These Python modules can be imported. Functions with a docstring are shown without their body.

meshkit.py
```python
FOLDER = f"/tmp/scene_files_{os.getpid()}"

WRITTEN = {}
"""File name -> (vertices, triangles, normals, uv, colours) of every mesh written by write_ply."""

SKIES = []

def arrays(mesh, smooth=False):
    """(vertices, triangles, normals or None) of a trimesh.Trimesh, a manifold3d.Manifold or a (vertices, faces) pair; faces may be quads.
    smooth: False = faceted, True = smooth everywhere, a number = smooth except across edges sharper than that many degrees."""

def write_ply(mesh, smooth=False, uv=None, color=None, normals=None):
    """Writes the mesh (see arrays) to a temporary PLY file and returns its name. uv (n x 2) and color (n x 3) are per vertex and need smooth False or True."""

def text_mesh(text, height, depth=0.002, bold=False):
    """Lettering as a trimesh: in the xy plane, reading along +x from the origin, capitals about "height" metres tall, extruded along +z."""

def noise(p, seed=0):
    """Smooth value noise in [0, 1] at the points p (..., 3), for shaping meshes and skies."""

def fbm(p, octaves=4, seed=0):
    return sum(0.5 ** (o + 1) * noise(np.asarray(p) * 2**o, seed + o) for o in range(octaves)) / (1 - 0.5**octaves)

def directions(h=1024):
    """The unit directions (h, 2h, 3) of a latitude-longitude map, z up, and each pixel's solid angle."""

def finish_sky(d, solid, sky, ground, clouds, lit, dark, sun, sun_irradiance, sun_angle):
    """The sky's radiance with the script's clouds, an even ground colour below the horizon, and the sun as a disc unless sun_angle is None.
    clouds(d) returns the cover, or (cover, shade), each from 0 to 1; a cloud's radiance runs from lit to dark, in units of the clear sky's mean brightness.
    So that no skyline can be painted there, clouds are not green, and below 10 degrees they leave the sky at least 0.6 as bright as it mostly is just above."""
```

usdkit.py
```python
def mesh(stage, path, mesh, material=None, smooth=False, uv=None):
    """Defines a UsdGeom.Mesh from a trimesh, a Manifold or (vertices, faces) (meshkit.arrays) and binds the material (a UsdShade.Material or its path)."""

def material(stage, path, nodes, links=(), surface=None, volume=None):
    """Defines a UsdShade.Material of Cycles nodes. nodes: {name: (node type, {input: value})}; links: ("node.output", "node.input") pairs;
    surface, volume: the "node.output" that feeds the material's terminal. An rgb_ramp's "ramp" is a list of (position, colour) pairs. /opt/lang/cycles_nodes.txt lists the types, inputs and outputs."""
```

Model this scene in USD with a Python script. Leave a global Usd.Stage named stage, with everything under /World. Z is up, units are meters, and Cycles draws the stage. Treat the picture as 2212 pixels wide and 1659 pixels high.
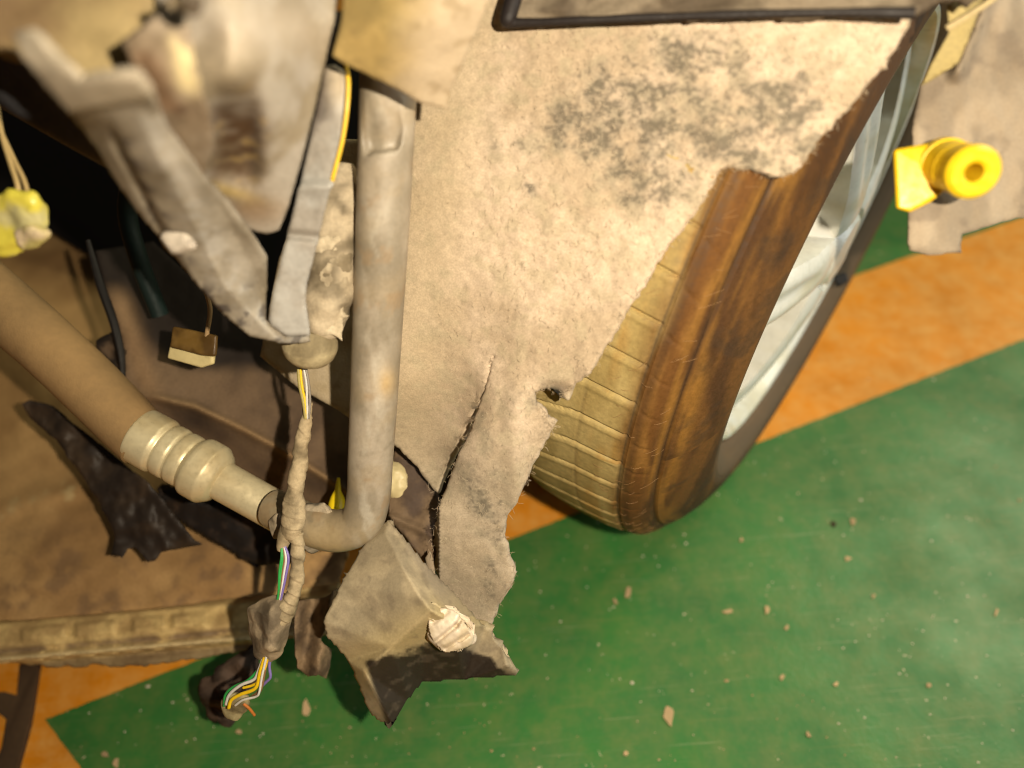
import math, numpy as np, trimesh, manifold3d, usdkit, meshkit
from meshkit import fbm, noise
from pxr import Usd, UsdGeom, UsdLux, UsdShade, Gf, Sdf, Vt
from scipy.spatial import Delaunay
from scipy.interpolate import RBFInterpolator
import shapely
from shapely.geometry import Polygon

stage = Usd.Stage.CreateInMemory()
UsdGeom.SetStageUpAxis(stage, UsdGeom.Tokens.z)
UsdGeom.SetStageMetersPerUnit(stage, 1.0)
UsdGeom.Xform.Define(stage, '/World')
rng = np.random.default_rng(7)

# ---------------------------------------------------------------- camera
W, H, FPX = 2212.0, 1659.0, 1640.0            # survey sheet of the photograph: width, height, focal length in its pixels
CAM_H, PITCH, ROLL = 0.7647, 0.8479, -0.0813
_fw = np.array([0, math.cos(PITCH), -math.sin(PITCH)]); _u0 = np.array([0, math.sin(PITCH), math.cos(PITCH)]); _r0 = np.array([1.0, 0, 0])
RIGHT = _r0*math.cos(ROLL) + _u0*math.sin(ROLL); UP = _u0*math.cos(ROLL) - _r0*math.sin(ROLL); FWD = _fw
CAM = np.array([0, 0, CAM_H])
cam = UsdGeom.Camera.Define(stage, '/World/camera')
cam.AddTransformOp().Set(Gf.Matrix4d(*RIGHT, 0, *UP, 0, *(-FWD), 0, *CAM, 1))
cam.CreateHorizontalApertureAttr(36.0); cam.CreateVerticalApertureAttr(27.0)
cam.CreateFocalLengthAttr(FPX/W*36.0)
cam.CreateFStopAttr(2.7); cam.CreateFocusDistanceAttr(0.53)
cam.CreateClippingRangeAttr(Gf.Vec2f(0.02, 200))
cam.CreateExposureAttr(0.1)

# ---------------------------------------------------------------- light: a phone torch beside the lens, a dim garage, two added unseen lamps
dome = UsdLux.DomeLight.Define(stage, '/World/garage_gloom')
usdkit.material(stage, '/World/Looks/gloom', {'b': ('background_shader', {'color': (1.0, 0.86, 0.66), 'strength': 0.022})}, surface='b.background')
UsdShade.MaterialBindingAPI.Apply(dome.GetPrim()).Bind(UsdShade.Material.Get(stage, '/World/Looks/gloom'))
def look_matrix(pos, target):
    z = np.asarray(pos, float) - np.asarray(target, float); z /= np.linalg.norm(z)
    x = np.cross([0, 0, 1.0], z); x /= np.linalg.norm(x); y = np.cross(z, x)
    return Gf.Matrix4d(*x, 0, *y, 0, *z, 0, *map(float, pos), 1)
TORCH = CAM + RIGHT*0.100 + UP*0.014 - FWD*0.07
lamp2 = UsdLux.RectLight.Define(stage, '/World/added_lamp_001')  # unseen warm lamp added for the sheen on the right of the floor
lamp2.CreateWidthAttr(1.0); lamp2.CreateHeightAttr(1.6); lamp2.CreateIntensityAttr(6.5); lamp2.CreateColorAttr(Gf.Vec3f(1.0, 0.95, 0.66))
lamp2.AddTransformOp().Set(look_matrix((1.9, 1.3, 2.1), (0.45, 0.4, 0.0)))
def P(u, v, z):
    """The point at depth z metres in front of the lens that the survey pixel (u, v) shows."""
    u, v, z = np.broadcast_arrays(np.asarray(u, float), np.asarray(v, float), np.asarray(z, float))
    return CAM + z[..., None]*(FWD + ((u - W/2)/FPX)[..., None]*RIGHT - ((v - H/2)/FPX)[..., None]*UP)
def F(u, v, h=0.0):
    d = P(u, v, 1.0) - CAM
    return CAM + d*((h - CAM_H)/d[..., 2])[..., None]
def depth_at(u, v, h=0.0):
    d = P(u, v, 1.0) - CAM
    return (h - CAM_H)/d[..., 2]
torch = UsdLux.SphereLight.Define(stage, '/World/torch')
torch.CreateRadiusAttr(0.006); torch.CreateIntensityAttr(16800.0); torch.CreateColorAttr(Gf.Vec3f(1.0, 0.86, 0.655))
torch.AddTransformOp().Set(look_matrix(TORCH, P(1250, 800, 0.5)))
sh = UsdLux.ShapingAPI.Apply(torch.GetPrim()); sh.CreateShapingConeAngleAttr(80.0); sh.CreateShapingConeSoftnessAttr(1.0)
lamp = UsdLux.RectLight.Define(stage, '/World/added_lamp')  # unseen cool lamp added low at the right to brighten the rim
lamp.CreateWidthAttr(0.9); lamp.CreateHeightAttr(1.4); lamp.CreateIntensityAttr(4.2); lamp.CreateColorAttr(Gf.Vec3f(0.84, 0.94, 1.0))
lamp.AddTransformOp().Set(look_matrix((2.1, 0.10, 0.95), (0.35, 0.5, 0.4)))

# ---------------------------------------------------------------- materials
def L(r, g, b):
    c = np.array([r, g, b], float)/255
    return np.where(c <= 0.04045, c/12.92, ((c + 0.055)/1.055)**2.4)
def look(name, rough=0.8, metallic=0.0, spec=0.3, bump=0.0, bscale=400.0, grain=0.12, gscale=900.0, coat=0.0, detail=3.0, sheen=0.0):
    nodes = {'g': ('geometry', {}), 'a': ('attribute', {'attribute': 'Cd'}),
             'n': ('noise_texture', {'scale': gscale, 'detail': detail, 'roughness': 0.65}),
             'm': ('map_range', {'from_min': 0.25, 'from_max': 0.75, 'to_min': 1 - grain, 'to_max': 1 + grain}),
             'x': ('mix_color', {'blend_type': 'multiply', 'fac': 1.0, 'use_clamp': False}),
             'cc': ('combine_color', {}),
             'r': ('map_range', {'from_min': 0.3, 'from_max': 0.7, 'to_min': max(0.05, rough - 0.12), 'to_max': min(1.0, rough + 0.12)}),
             'p': ('principled_bsdf', {'metallic': metallic, 'specular_ior_level': spec, 'coat_weight': coat, 'sheen_weight': sheen})}
    links = [('g.position', 'n.vector'), ('n.fac', 'm.value'), ('m.result', 'cc.r'), ('m.result', 'cc.g'), ('m.result', 'cc.b'),
             ('a.color', 'x.a'), ('cc.color', 'x.b'), ('x.result', 'p.base_color'), ('n.fac', 'r.value'), ('r.result', 'p.roughness')]
    if bump:
        nodes['bn'] = ('noise_texture', {'scale': bscale, 'detail': 4.0, 'roughness': 0.6})
        nodes['b'] = ('bump', {'strength': 0.8, 'distance': bump})
        links += [('g.position', 'bn.vector'), ('bn.fac', 'b.height'), ('b.normal', 'p.normal')]
    return usdkit.material(stage, '/World/Looks/' + name, nodes, links, surface='p.BSDF')
M = dict(
    felt=look('felt', 0.95, spec=0.1, bump=0.00022, bscale=620, grain=0.20, gscale=800, sheen=0.05),
    felt_flat=look('felt_flat', 0.9, spec=0.15, bump=0.0006, bscale=500, grain=0.13, gscale=900),
    dusty=look('dusty_plastic', 0.8, spec=0.25, bump=0.0005, bscale=300, grain=0.16, gscale=500),
    pipe=look('dusty_pipe', 0.52, spec=0.5, bump=0.00022, bscale=250, grain=0.10, gscale=350),
    metal=look('dusty_steel', 0.62, metallic=0.1, spec=0.35, bump=0.0003, bscale=260, grain=0.12, gscale=420),
    alu=look('dull_aluminium', 0.42, metallic=0.3, spec=0.6, bump=0.00006, bscale=300, grain=0.06, gscale=200),
    rubber=look('dusty_rubber', 0.75, spec=0.3, bump=0.0003, bscale=600, grain=0.2, gscale=260),
    hose=look('dusty_hose', 0.85, spec=0.2, bump=0.0003, bscale=500, grain=0.08, gscale=200),
    black=look('black_plastic', 0.6, spec=0.35, bump=0.0004, bscale=250, grain=0.2),
    rim=look('rim_lacquer', 0.40, metallic=0.05, spec=0.45, grain=0.05, gscale=120, coat=0.2),
    steel=look('brake_steel', 0.45, metallic=0.8, spec=0.5, bump=0.0003, bscale=400),
    yellow=look('yellow_plastic', 0.42, spec=0.5, bump=0.0002, bscale=200, grain=0.06, gscale=200),
    white=look('white_plastic', 0.45, spec=0.4, bump=0.0003, bscale=150, grain=0.06, gscale=200),
    wire=look('wire_insulation', 0.45, spec=0.5, grain=0.08, gscale=400),
    tape=look('cloth_tape', 0.85, spec=0.2, bump=0.0008, bscale=260, grain=0.18, gscale=500),
    fibre=look('fibre', 0.9, spec=0.2, grain=0.2),
    mould=look('moulded_plastic', 0.62, spec=0.28, bump=0.00012, bscale=300, grain=0.14, gscale=500),
    chip=look('grit', 0.8, spec=0.2, bump=0.0004, bscale=600, grain=0.2))

# ---------------------------------------------------------------- helpers
used = {}
def fresh(parent, name):
    k = (parent, name); used[k] = used.get(k, -1) + 1
    return f'{parent}/{name}' + (f'_{used[k]:03d}' if used[k] else '')
def tag(prim, label=None, cat=None, group=None, kind=None):
    p = prim.GetPrim() if hasattr(prim, 'GetPrim') else prim
    for k, v in (('label', label), ('category', cat), ('group', group), ('kind', kind)):
        if v: p.SetCustomDataByKey(k, v)
    return prim
def path_of(x): return '/World' if x is None else str(x.GetPath())
def thing(name, label, cat, group=None, parent=None):
    x = UsdGeom.Xform.Define(stage, fresh(path_of(parent), name))
    return tag(x, label, cat, group)
def put(name, mesh, mat, parent=None, col=(0.5, 0.5, 0.5), smooth=35, **kw):
    """One Mesh prim. col: a colour, or a function of the vertex positions giving each vertex its own colour."""
    v, f, n = meshkit.arrays(mesh, smooth)
    c = col(v) if callable(col) else np.broadcast_to(np.asarray(col, float), v.shape)
    m = UsdGeom.Mesh.Define(stage, fresh(path_of(parent), name))
    m.CreatePointsAttr(Vt.Vec3fArray.FromNumpy(v.astype(np.float32)))
    m.CreateFaceVertexCountsAttr(Vt.IntArray.FromNumpy(np.full(len(f), 3, np.int32)))
    m.CreateFaceVertexIndicesAttr(Vt.IntArray.FromNumpy(f.astype(np.int32).ravel()))
    m.CreateSubdivisionSchemeAttr('none')
    if n is not None:
        m.CreateNormalsAttr(Vt.Vec3fArray.FromNumpy(n.astype(np.float32))); m.SetNormalsInterpolation('vertex')
    UsdGeom.PrimvarsAPI(m).CreatePrimvar('Cd', Sdf.ValueTypeNames.Color3fArray, 'vertex').Set(Vt.Vec3fArray.FromNumpy(np.clip(c, 0, 1).astype(np.float32)))
    UsdShade.MaterialBindingAPI.Apply(m.GetPrim()).Bind(M[mat] if isinstance(mat, str) else mat)
    return tag(m, **kw)
def ss(a, b, x):
    t = np.clip((x - a)/(b - a), 0, 1); return t*t*(3 - 2*t)
def mix(a, b, t): return np.asarray(a)*(1 - t[..., None]) + np.asarray(b)*t[..., None]
def dirt(base, dust, thr=0.5, scale=60.0, soft=0.12, seed=0, octaves=4):
    """Colour of dust lying in patches on a base colour."""
    return lambda v: mix(base, dust, ss(thr - soft, thr + soft, fbm(v*scale, octaves, seed)))
def uv_of(v):
    d = v - CAM; z = d@FWD
    return W/2 + FPX*(d@RIGHT)/z, H/2 - FPX*(d@UP)/z
def smooth_path(pts, n, closed=False):
    p = np.asarray(pts, float)
    q = np.vstack([p[-1:], p, p[:2]]) if closed else np.vstack([2*p[0] - p[1], p, 2*p[-1] - p[-2]])
    m = len(p) if closed else len(p) - 1
    t = np.linspace(0, m, n, endpoint=not closed); i = np.minimum(t.astype(int), m - 1); t = (t - i)[:, None]
    a, b, c, d = q[i], q[i + 1], q[i + 2], q[i + 3]
    return 0.5*(2*b + (c - a)*t + (2*a - 5*b + 4*c - d)*t**2 + (3*b - a - 3*c + d)*t**3)
def tube_mesh(pts, r, n=60, seg=18, world=False, wob=0.0, wscale=80.0, seed=0, flat=None, cap=True, wrap=0.0, turns=0):
    """A round body along a path of (u, v, depth) points with radii in metres (one, or one per point); flat squashes it towards the lens."""
    p = np.asarray(pts, float)
    X = p if world else P(p[:, 0], p[:, 1], p[:, 2])
    r = np.broadcast_to(np.asarray(r, float), (len(p),))
    C = smooth_path(np.c_[X, r], n); C, R = C[:, :3], np.maximum(C[:, 3], 1e-4)
    T = np.gradient(C, axis=0); T /= np.linalg.norm(T, axis=1, keepdims=True)
    N = np.zeros_like(T); a = -FWD - T[0]*(-FWD@T[0]); N[0] = a/np.linalg.norm(a)
    for i in range(1, n):
        a = N[i-1] - T[i]*(N[i-1]@T[i]); N[i] = a/np.linalg.norm(a)
    B = np.cross(T, N); ang = np.arange(seg)*2*np.pi/seg
    fl = 1.0 if flat is None else flat
    V = C[:, None] + R[:, None, None]*(fl*np.cos(ang)[None, :, None]*N[:, None] + np.sin(ang)[None, :, None]*B[:, None])
    V = V.reshape(-1, 3)
    if wrap:
        nrm = (V.reshape(n, seg, 3) - C[:, None]); nrm /= np.linalg.norm(nrm, axis=2, keepdims=True)
        V = (V.reshape(n, seg, 3) + nrm*(wrap*((np.linspace(0, turns, n)[:, None] + ang[None]/6.2832 + .35*np.sin(np.linspace(0, 9, n))[:, None]) % 1.0))[..., None]).reshape(-1, 3)
    if wob:
        nrm = (V.reshape(n, seg, 3) - C[:, None]).reshape(-1, 3); nrm /= np.linalg.norm(nrm, axis=1, keepdims=True) + 1e-9
        V = V + nrm*((fbm(V*wscale, 3, seed) - 0.5)*2*wob)[:, None]
    i, j = np.meshgrid(np.arange(n - 1), np.arange(seg), indexing='ij')
    q = np.stack([i*seg + j, i*seg + (j + 1) % seg, (i + 1)*seg + (j + 1) % seg, (i + 1)*seg + j], -1).reshape(-1, 4)
    f = np.vstack([q[:, [0, 1, 2]], q[:, [0, 2, 3]]])
    if cap:
        k = len(V); V = np.vstack([V, C[0], C[-1]]); jj = np.arange(seg)
        f = np.vstack([f, np.c_[np.full(seg, k), (jj + 1) % seg, jj], np.c_[np.full(seg, k + 1), (n - 1)*seg + jj, (n - 1)*seg + (jj + 1) % seg]])
    return V, f
def lathe_mesh(a, b, prof, seg=40):
    """A turned body on the axis a -> b (points); prof: (distance along the axis, radius)."""
    a, b = np.asarray(a, float), np.asarray(b, float); t = (b - a)/np.linalg.norm(b - a)
    x = np.cross(t, [0.3, 0.1, 1]); x /= np.linalg.norm(x); y = np.cross(t, x)
    pr = np.asarray(prof, float); ang = np.arange(seg)*2*np.pi/seg
    V = (a + pr[:, :1]*t)[:, None] + pr[:, 1][:, None, None]*(np.cos(ang)[None, :, None]*x + np.sin(ang)[None, :, None]*y)
    n = len(pr); i, j = np.meshgrid(np.arange(n - 1), np.arange(seg), indexing='ij')
    q = np.stack([i*seg + j, i*seg + (j + 1) % seg, (i + 1)*seg + (j + 1) % seg, (i + 1)*seg + j], -1).reshape(-1, 4)
    return V.reshape(-1, 3), q
def hull(pts, r=0.002):
    """A chunky body with rounded edges over corner points (u, v, depth)."""
    p = np.asarray(pts, float); X = P(p[:, 0], p[:, 1], p[:, 2])
    s = trimesh.creation.icosphere(1, r).vertices
    return manifold3d.Manifold.hull_points((X[:, None] + s[None]).reshape(-1, 3))
def lumpy(mesh, length, amp, scale, seed=0):
    m = mesh.refine_to_length(length); mm = m.to_mesh()
    t = trimesh.Trimesh(mm.vert_properties[:, :3], mm.tri_verts, process=False)
    t.merge_vertices()
    d = (fbm(t.vertices*scale, 3, seed) - 0.5)*2*amp
    t.vertices = t.vertices + t.vertex_normals*d[:, None]
    return t
def nearer(u, v): return -.075*ss(560, 120, v)*ss(760, 480, u)
def sheet_mesh(outline, ctrl=(), th=0.003, step=7.0, edge=0.0, smooth=False, relief=None, seed=0, on=None, n_smooth=None, edge_scale=0.06):
    """A sheet with real thickness over an outline of (u, v, depth) corner points; ctrl adds inner points the surface passes through.
    on: a function (u, v) -> depth instead of the fitted surface. relief(u, v) adds depth. edge: raggedness of its edge in pixels."""
    o = np.asarray(outline, float)
    if on is None:
        k = np.vstack([o[:, :3]] + ([np.asarray(ctrl, float)] if len(ctrl) else []))
        rbf = RBFInterpolator(k[:, :2]/500, k[:, 2], kernel='thin_plate_spline', smoothing=1e-6)
        on = lambda u, v: rbf(np.c_[u, v]/500)
    b = o[:, :2]
    if smooth: b = smooth_path(b, n_smooth or len(b)*12, True)
    ring = np.vstack([b, b[:1]]); d = np.r_[0, np.cumsum(np.linalg.norm(np.diff(ring, axis=0), axis=1))]
    nb = max(8, int(d[-1]/step)); keep = np.unique(np.r_[np.linspace(0, d[-1], nb, endpoint=False), d[:-1]]) if not smooth else np.linspace(0, d[-1], nb, endpoint=False)
    keep = keep[np.r_[True, np.diff(keep) > step*0.3]]
    B = np.c_[np.interp(keep, d, ring[:, 0]), np.interp(keep, d, ring[:, 1])]
    if edge:
        q = np.c_[B*edge_scale, np.full(len(B), 3.1)]
        B = B + edge*2*np.c_[fbm(q, 3, seed) - 0.5, fbm(q, 3, seed + 9) - 0.5]
    poly = Polygon(B).buffer(0)
    (x0, y0), (x1, y1) = B.min(0), B.max(0)
    gx, gy = np.meshgrid(np.arange(x0, x1, step), np.arange(y0, y1, step*0.87)); gx = gx + (np.arange(len(gx)) % 2)[:, None]*step/2
    G = np.c_[gx.ravel(), gy.ravel()]
    G = G[shapely.contains_xy(poly.buffer(-0.55*step), G[:, 0], G[:, 1])]
    UV = np.vstack([B, G]); tri = Delaunay(UV).simplices
    cen = UV[tri].mean(1); tri = tri[shapely.contains_xy(poly, cen[:, 0], cen[:, 1])]
    z = on(UV[:, 0], UV[:, 1])
    if relief is not None: z = z + relief(UV[:, 0], UV[:, 1])
    X = P(UV[:, 0], UV[:, 1], z)
    nr = np.cross(X[tri[:, 1]] - X[tri[:, 0]], X[tri[:, 2]] - X[tri[:, 0]])
    flip = (nr*(X[tri[:, 0]] - CAM)).sum(1) > 0
    tri[flip] = tri[flip][:, [0, 2, 1]]; nr[flip] *= -1
    N = np.zeros_like(X)
    for k in range(3): np.add.at(N, tri[:, k], nr)
    N /= np.linalg.norm(N, axis=1, keepdims=True) + 1e-12
    e = np.vstack([tri[:, [0, 1]], tri[:, [1, 2]], tri[:, [2, 0]]])
    key = {}
    for a_, b_ in e: key[(a_, b_)] = 1
    be = np.array([(a_, b_) for (a_, b_) in key if (b_, a_) not in key])
    rim_ = np.unique(be); n = len(X)
    Xf = X.copy(); Xf[rim_] -= N[rim_]*th*0.3
    back = X - N*th; back[rim_] += N[rim_]*th*0.3
    side = np.vstack([np.c_[be[:, 1], be[:, 0], be[:, 0] + n], np.c_[be[:, 1], be[:, 0] + n, be[:, 1] + n]])
    return np.vstack([Xf, back]), np.vstack([tri, tri[:, ::-1] + n, side])
def curves(name, lines, width, mat, parent, col, **kw):
    c = UsdGeom.BasisCurves.Define(stage, fresh(path_of(parent), name))
    c.CreateTypeAttr('linear'); pts = np.vstack(lines)
    c.CreatePointsAttr(Vt.Vec3fArray.FromNumpy(pts.astype(np.float32)))
    c.CreateCurveVertexCountsAttr(Vt.IntArray.FromNumpy(np.array([len(x) for x in lines], np.int32)))
    c.CreateWidthsAttr(Vt.FloatArray.FromNumpy(np.full(len(pts), width, np.float32))); c.SetWidthsInterpolation('vertex')
    UsdShade.MaterialBindingAPI.Apply(c.GetPrim()).Bind(mat)
    return tag(c, **kw)
def flat_look(name, col, rough=0.8, spec=0.2):
    return usdkit.material(stage, '/World/Looks/' + name, {'p': ('principled_bsdf', {'base_color': tuple(col), 'roughness': rough, 'specular_ior_level': spec})}, surface='p.BSDF')

# ---------------------------------------------------------------- the floor: worn orange and green floor paint
def paint_look(name, base, worn, pale, rough):
    nodes = {'g': ('geometry', {}),
             'n1': ('noise_texture', {'scale': 9.0, 'detail': 5.0, 'roughness': 0.6}), 'r1': ('map_range', {'from_min': 0.35, 'from_max': 0.7}),
             'n2': ('noise_texture', {'scale': 34.0, 'detail': 7.0, 'roughness': 0.72}), 'r2': ('map_range', {'from_min': 0.40, 'from_max': 0.68, 'clamp': True}),
             'n3': ('noise_texture', {'scale': 160.0, 'detail': 3.0}), 'r3': ('map_range', {'from_min': 0.71, 'from_max': 0.76, 'clamp': True}),
             'mp': ('mapping', {'rotation': (0, 0, 0.6), 'scale': (6.0, 190.0, 1.0)}), 'n4': ('noise_texture', {'scale': 1.0, 'detail': 4.0, 'roughness': 0.7}), 'r4': ('map_range', {'from_min': 0.58, 'from_max': 0.75, 'to_max': 0.4, 'clamp': True}),
             'mq': ('mapping', {'rotation': (0, 0, -0.35), 'scale': (9.0, 260.0, 1.0)}), 'n5': ('noise_texture', {'scale': 1.0, 'detail': 3.0, 'roughness': 0.8}), 'r5': ('map_range', {'from_min': 0.60, 'from_max': 0.74, 'to_max': 0.22, 'clamp': True}), 'c5': ('mix_color', {'b': tuple(pale)}),
             'c1': ('mix_color', {'a': tuple(base), 'b': tuple(np.asarray(base)*0.72)}), 'c2': ('mix_color', {'b': tuple(worn)}),
             'h2': ('math', {'math_type': 'multiply', 'value2': 0.5}),
             'c3': ('mix_color', {'b': tuple(pale)}), 'c4': ('mix_color', {'b': tuple(worn)}),
             'rr': ('map_range', {'from_min': 0.3, 'from_max': 0.7, 'to_min': rough - 0.12, 'to_max': rough + 0.12}),
             'bn': ('noise_texture', {'scale': 220.0, 'detail': 3.0}), 'b': ('bump', {'strength': 0.4, 'distance': 0.0006}),
             'p': ('principled_bsdf', {'specular_ior_level': 0.4})}
    links = [('g.position', n + '.vector') for n in ('n1', 'n2', 'n3', 'mp', 'mq', 'bn')] + [('mp.vector', 'n4.vector'),
             ('n1.fac', 'r1.value'), ('n2.fac', 'r2.value'), ('n3.fac', 'r3.value'), ('n4.fac', 'r4.value'), ('r1.result', 'c1.fac'),
             ('c1.result', 'c2.a'), ('r2.result', 'h2.value1'), ('h2.value', 'c2.fac'), ('c2.result', 'c3.a'), ('r3.result', 'c3.fac'),
             ('c3.result', 'c4.a'), ('r4.result', 'c4.fac'), ('mq.vector', 'n5.vector'), ('n5.fac', 'r5.value'), ('c4.result', 'c5.a'), ('r5.result', 'c5.fac'), ('c5.result', 'p.base_color'), ('n1.fac', 'rr.value'), ('rr.result', 'p.roughness'),
             ('bn.fac', 'b.height'), ('b.normal', 'p.normal')]
    return usdkit.material(stage, '/World/Looks/' + name, nodes, links, surface='p.BSDF')
ORANGE = paint_look('orange_floor_paint', (0.84, 0.29, 0.008), (0.82, 0.48, 0.14), (0.6, 0.45, 0.25), 0.5)
GREEN = paint_look('green_floor_paint', (0.046, 0.19, 0.040), (0.17, 0.20, 0.055), (0.55, 0.47, 0.30), 0.40)
put('floor', (np.array([[-6, -6, 0], [6, -6, 0], [6, 8, 0], [-6, 8, 0]], float), np.array([[0, 1, 2, 3]])), ORANGE, smooth=False,
    label='orange painted garage floor showing around the green paint', cat='floor', kind='structure')
def paint(name, pts, label, jag=0.0012):
    X = np.array([p if len(p) == 3 else F(p[0], p[1]) for p in pts], float)[:, :2]
    poly = Polygon(X).segmentize(0.006)
    c = np.array(poly.exterior.coords)[:-1]
    c = c + jag*2*np.c_[fbm(np.c_[c*160, c[:, 0]*0], 3, 3) - 0.5, fbm(np.c_[c*160, c[:, 0]*0], 3, 8) - 0.5]
    m = trimesh.creation.extrude_polygon(Polygon(c).buffer(0), 0.0015, engine='earcut'); m.apply_translation([0, 0, 0.0005])
    return put(name, m, GREEN, smooth=False, label=label, cat='floor paint', kind='structure')
g0, g1 = F(100, 1555), F(2212, 735); k0 = F(176, 1659)
far = g0 + (g1 - g0)*3.2; side = g0 + (k0 - g0)*9
paint('green_floor_paint', [tuple(g0), tuple(far), tuple(far + (k0 - g0)*9), tuple(side)], 'large green painted area of the floor in front of the tyre')
h0, h1 = F(1900, 577), F(2212, 468); dv = (h1 - h0)/np.linalg.norm(h1 - h0); nv = np.array([-dv[1], dv[0], 0])
paint('green_floor_paint', [tuple(h0 - dv*0.9), tuple(h0 + dv*3), tuple(h0 + dv*3 + nv*0.5), tuple(h0 - dv*0.9 + nv*0.5)], 'second green painted area beyond the orange stripe, behind the wheel')

# ---------------------------------------------------------------- the car
car = thing('car', 'front corner of a dusty car with its bumper taken off', 'car')

# -- wheel
A, CX, CY, CAMB = 0.6897, 0.2266, 0.5933, -0.0515
WN = np.array([math.cos(A)*math.cos(CAMB), -math.sin(A)*math.cos(CAMB), math.sin(CAMB)])
WF = np.cross([0, 0, 1], WN); WF /= np.linalg.norm(WF); WU = np.cross(WN, WF); WC = np.array([CX, CY, 0.3187])
def wh(o, r, t):
    o, r, t = np.broadcast_arrays(*[np.asarray(x, float) for x in (o, r, t)])
    return WC + o[..., None]*WN + r[..., None]*(np.cos(t)[..., None]*WF + np.sin(t)[..., None]*WU)
def wheel_coords(v):
    d = v - WC; o = d@WN; x, y = d@WF, d@WU
    return o, np.hypot(x, y), np.arctan2(y, x)
wheel = thing('wheel', None, None, parent=car)
tag(wheel, 'front wheel with a dusty tyre and silver rim')
prof = np.array([(-.085, .206), (-.098, .216), (-.106, .235), (-.107, .255), (-.101, .277), (-.090, .293), (-.078, .3015), (-.065, .3055), (-.050, .3075), (-.034, .3090), (-.031, .3091), (-.028, .3092), (-.025, .3093),
                 (-.010, .3096), (.008, .3096), (.024, .3092), (.0262, .3088), (.0278, .3088), (.0295, .3089), (.045, .3075), (.0585, .3052), (.0603, .3036), (.0622, .3034), (.0645, .3042),
                 (.071, .3020), (.077, .2965), (.0815, .2900), (.0825, .2865), (.0855, .2855), (.0905, .2790), (.0970, .2680), (.1030, .2530), (.1062, .2400), (.1050, .2330), (.1050, .2310), (.1010, .2225), (.0945, .2135), (.0890, .2090)])
prof = np.vstack([np.linspace(prof[i], prof[i + 1], 4 if np.linalg.norm(prof[i + 1] - prof[i]) > .006 else 2, endpoint=False) for i in range(len(prof) - 1)] + [prof[-1:]])
prof[:, 1] = .205 + (prof[:, 1] - .2095)*(.3227 - .205)/(.3096 - .2095); prof[:, 0] = np.where(prof[:, 0] < 0, prof[:, 0]*.58, prof[:, 0])
th = np.radians(np.r_[np.arange(-130, 118, 3.0), np.arange(118, 229.99, 0.14)])
PO, TH = np.meshgrid(prof[:, 0], th); PR = np.broadcast_to(prof[:, 1], PO.shape).copy()
pitch_ = 2*np.pi/64
ph = ((TH + 0.9*PO - 3.0*np.clip(PO - .02, 0, 1)**1.3) / pitch_) % 1.0
cut = np.exp(-((np.minimum(ph, 1 - ph)*pitch_*0.31)/0.0011)**2)
on_tread = ss(-.05, -.04, PO)*(1 - ss(.058, .063, PO))
PR -= 0.0022*cut*on_tread - 0.0006*np.exp(-((np.minimum(ph, 1 - ph)*pitch_*0.31 - .0045)/0.002)**2)*(ph < .5)*on_tread
ph2 = ((TH*1.0 - 2.2*PO)/pitch_ + 0.4) % 1.0
PR -= 0.0007*np.exp(-((np.minimum(ph2, 1 - ph2)*pitch_*0.31)/0.0018)**2)*ss(.064, .068, PO)*(1 - ss(.074, .080, PO))
V = wh(PO, PR, TH); nt, npf = PO.shape
i, j = np.meshgrid(np.arange(nt), np.arange(npf - 1), indexing='ij')
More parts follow.
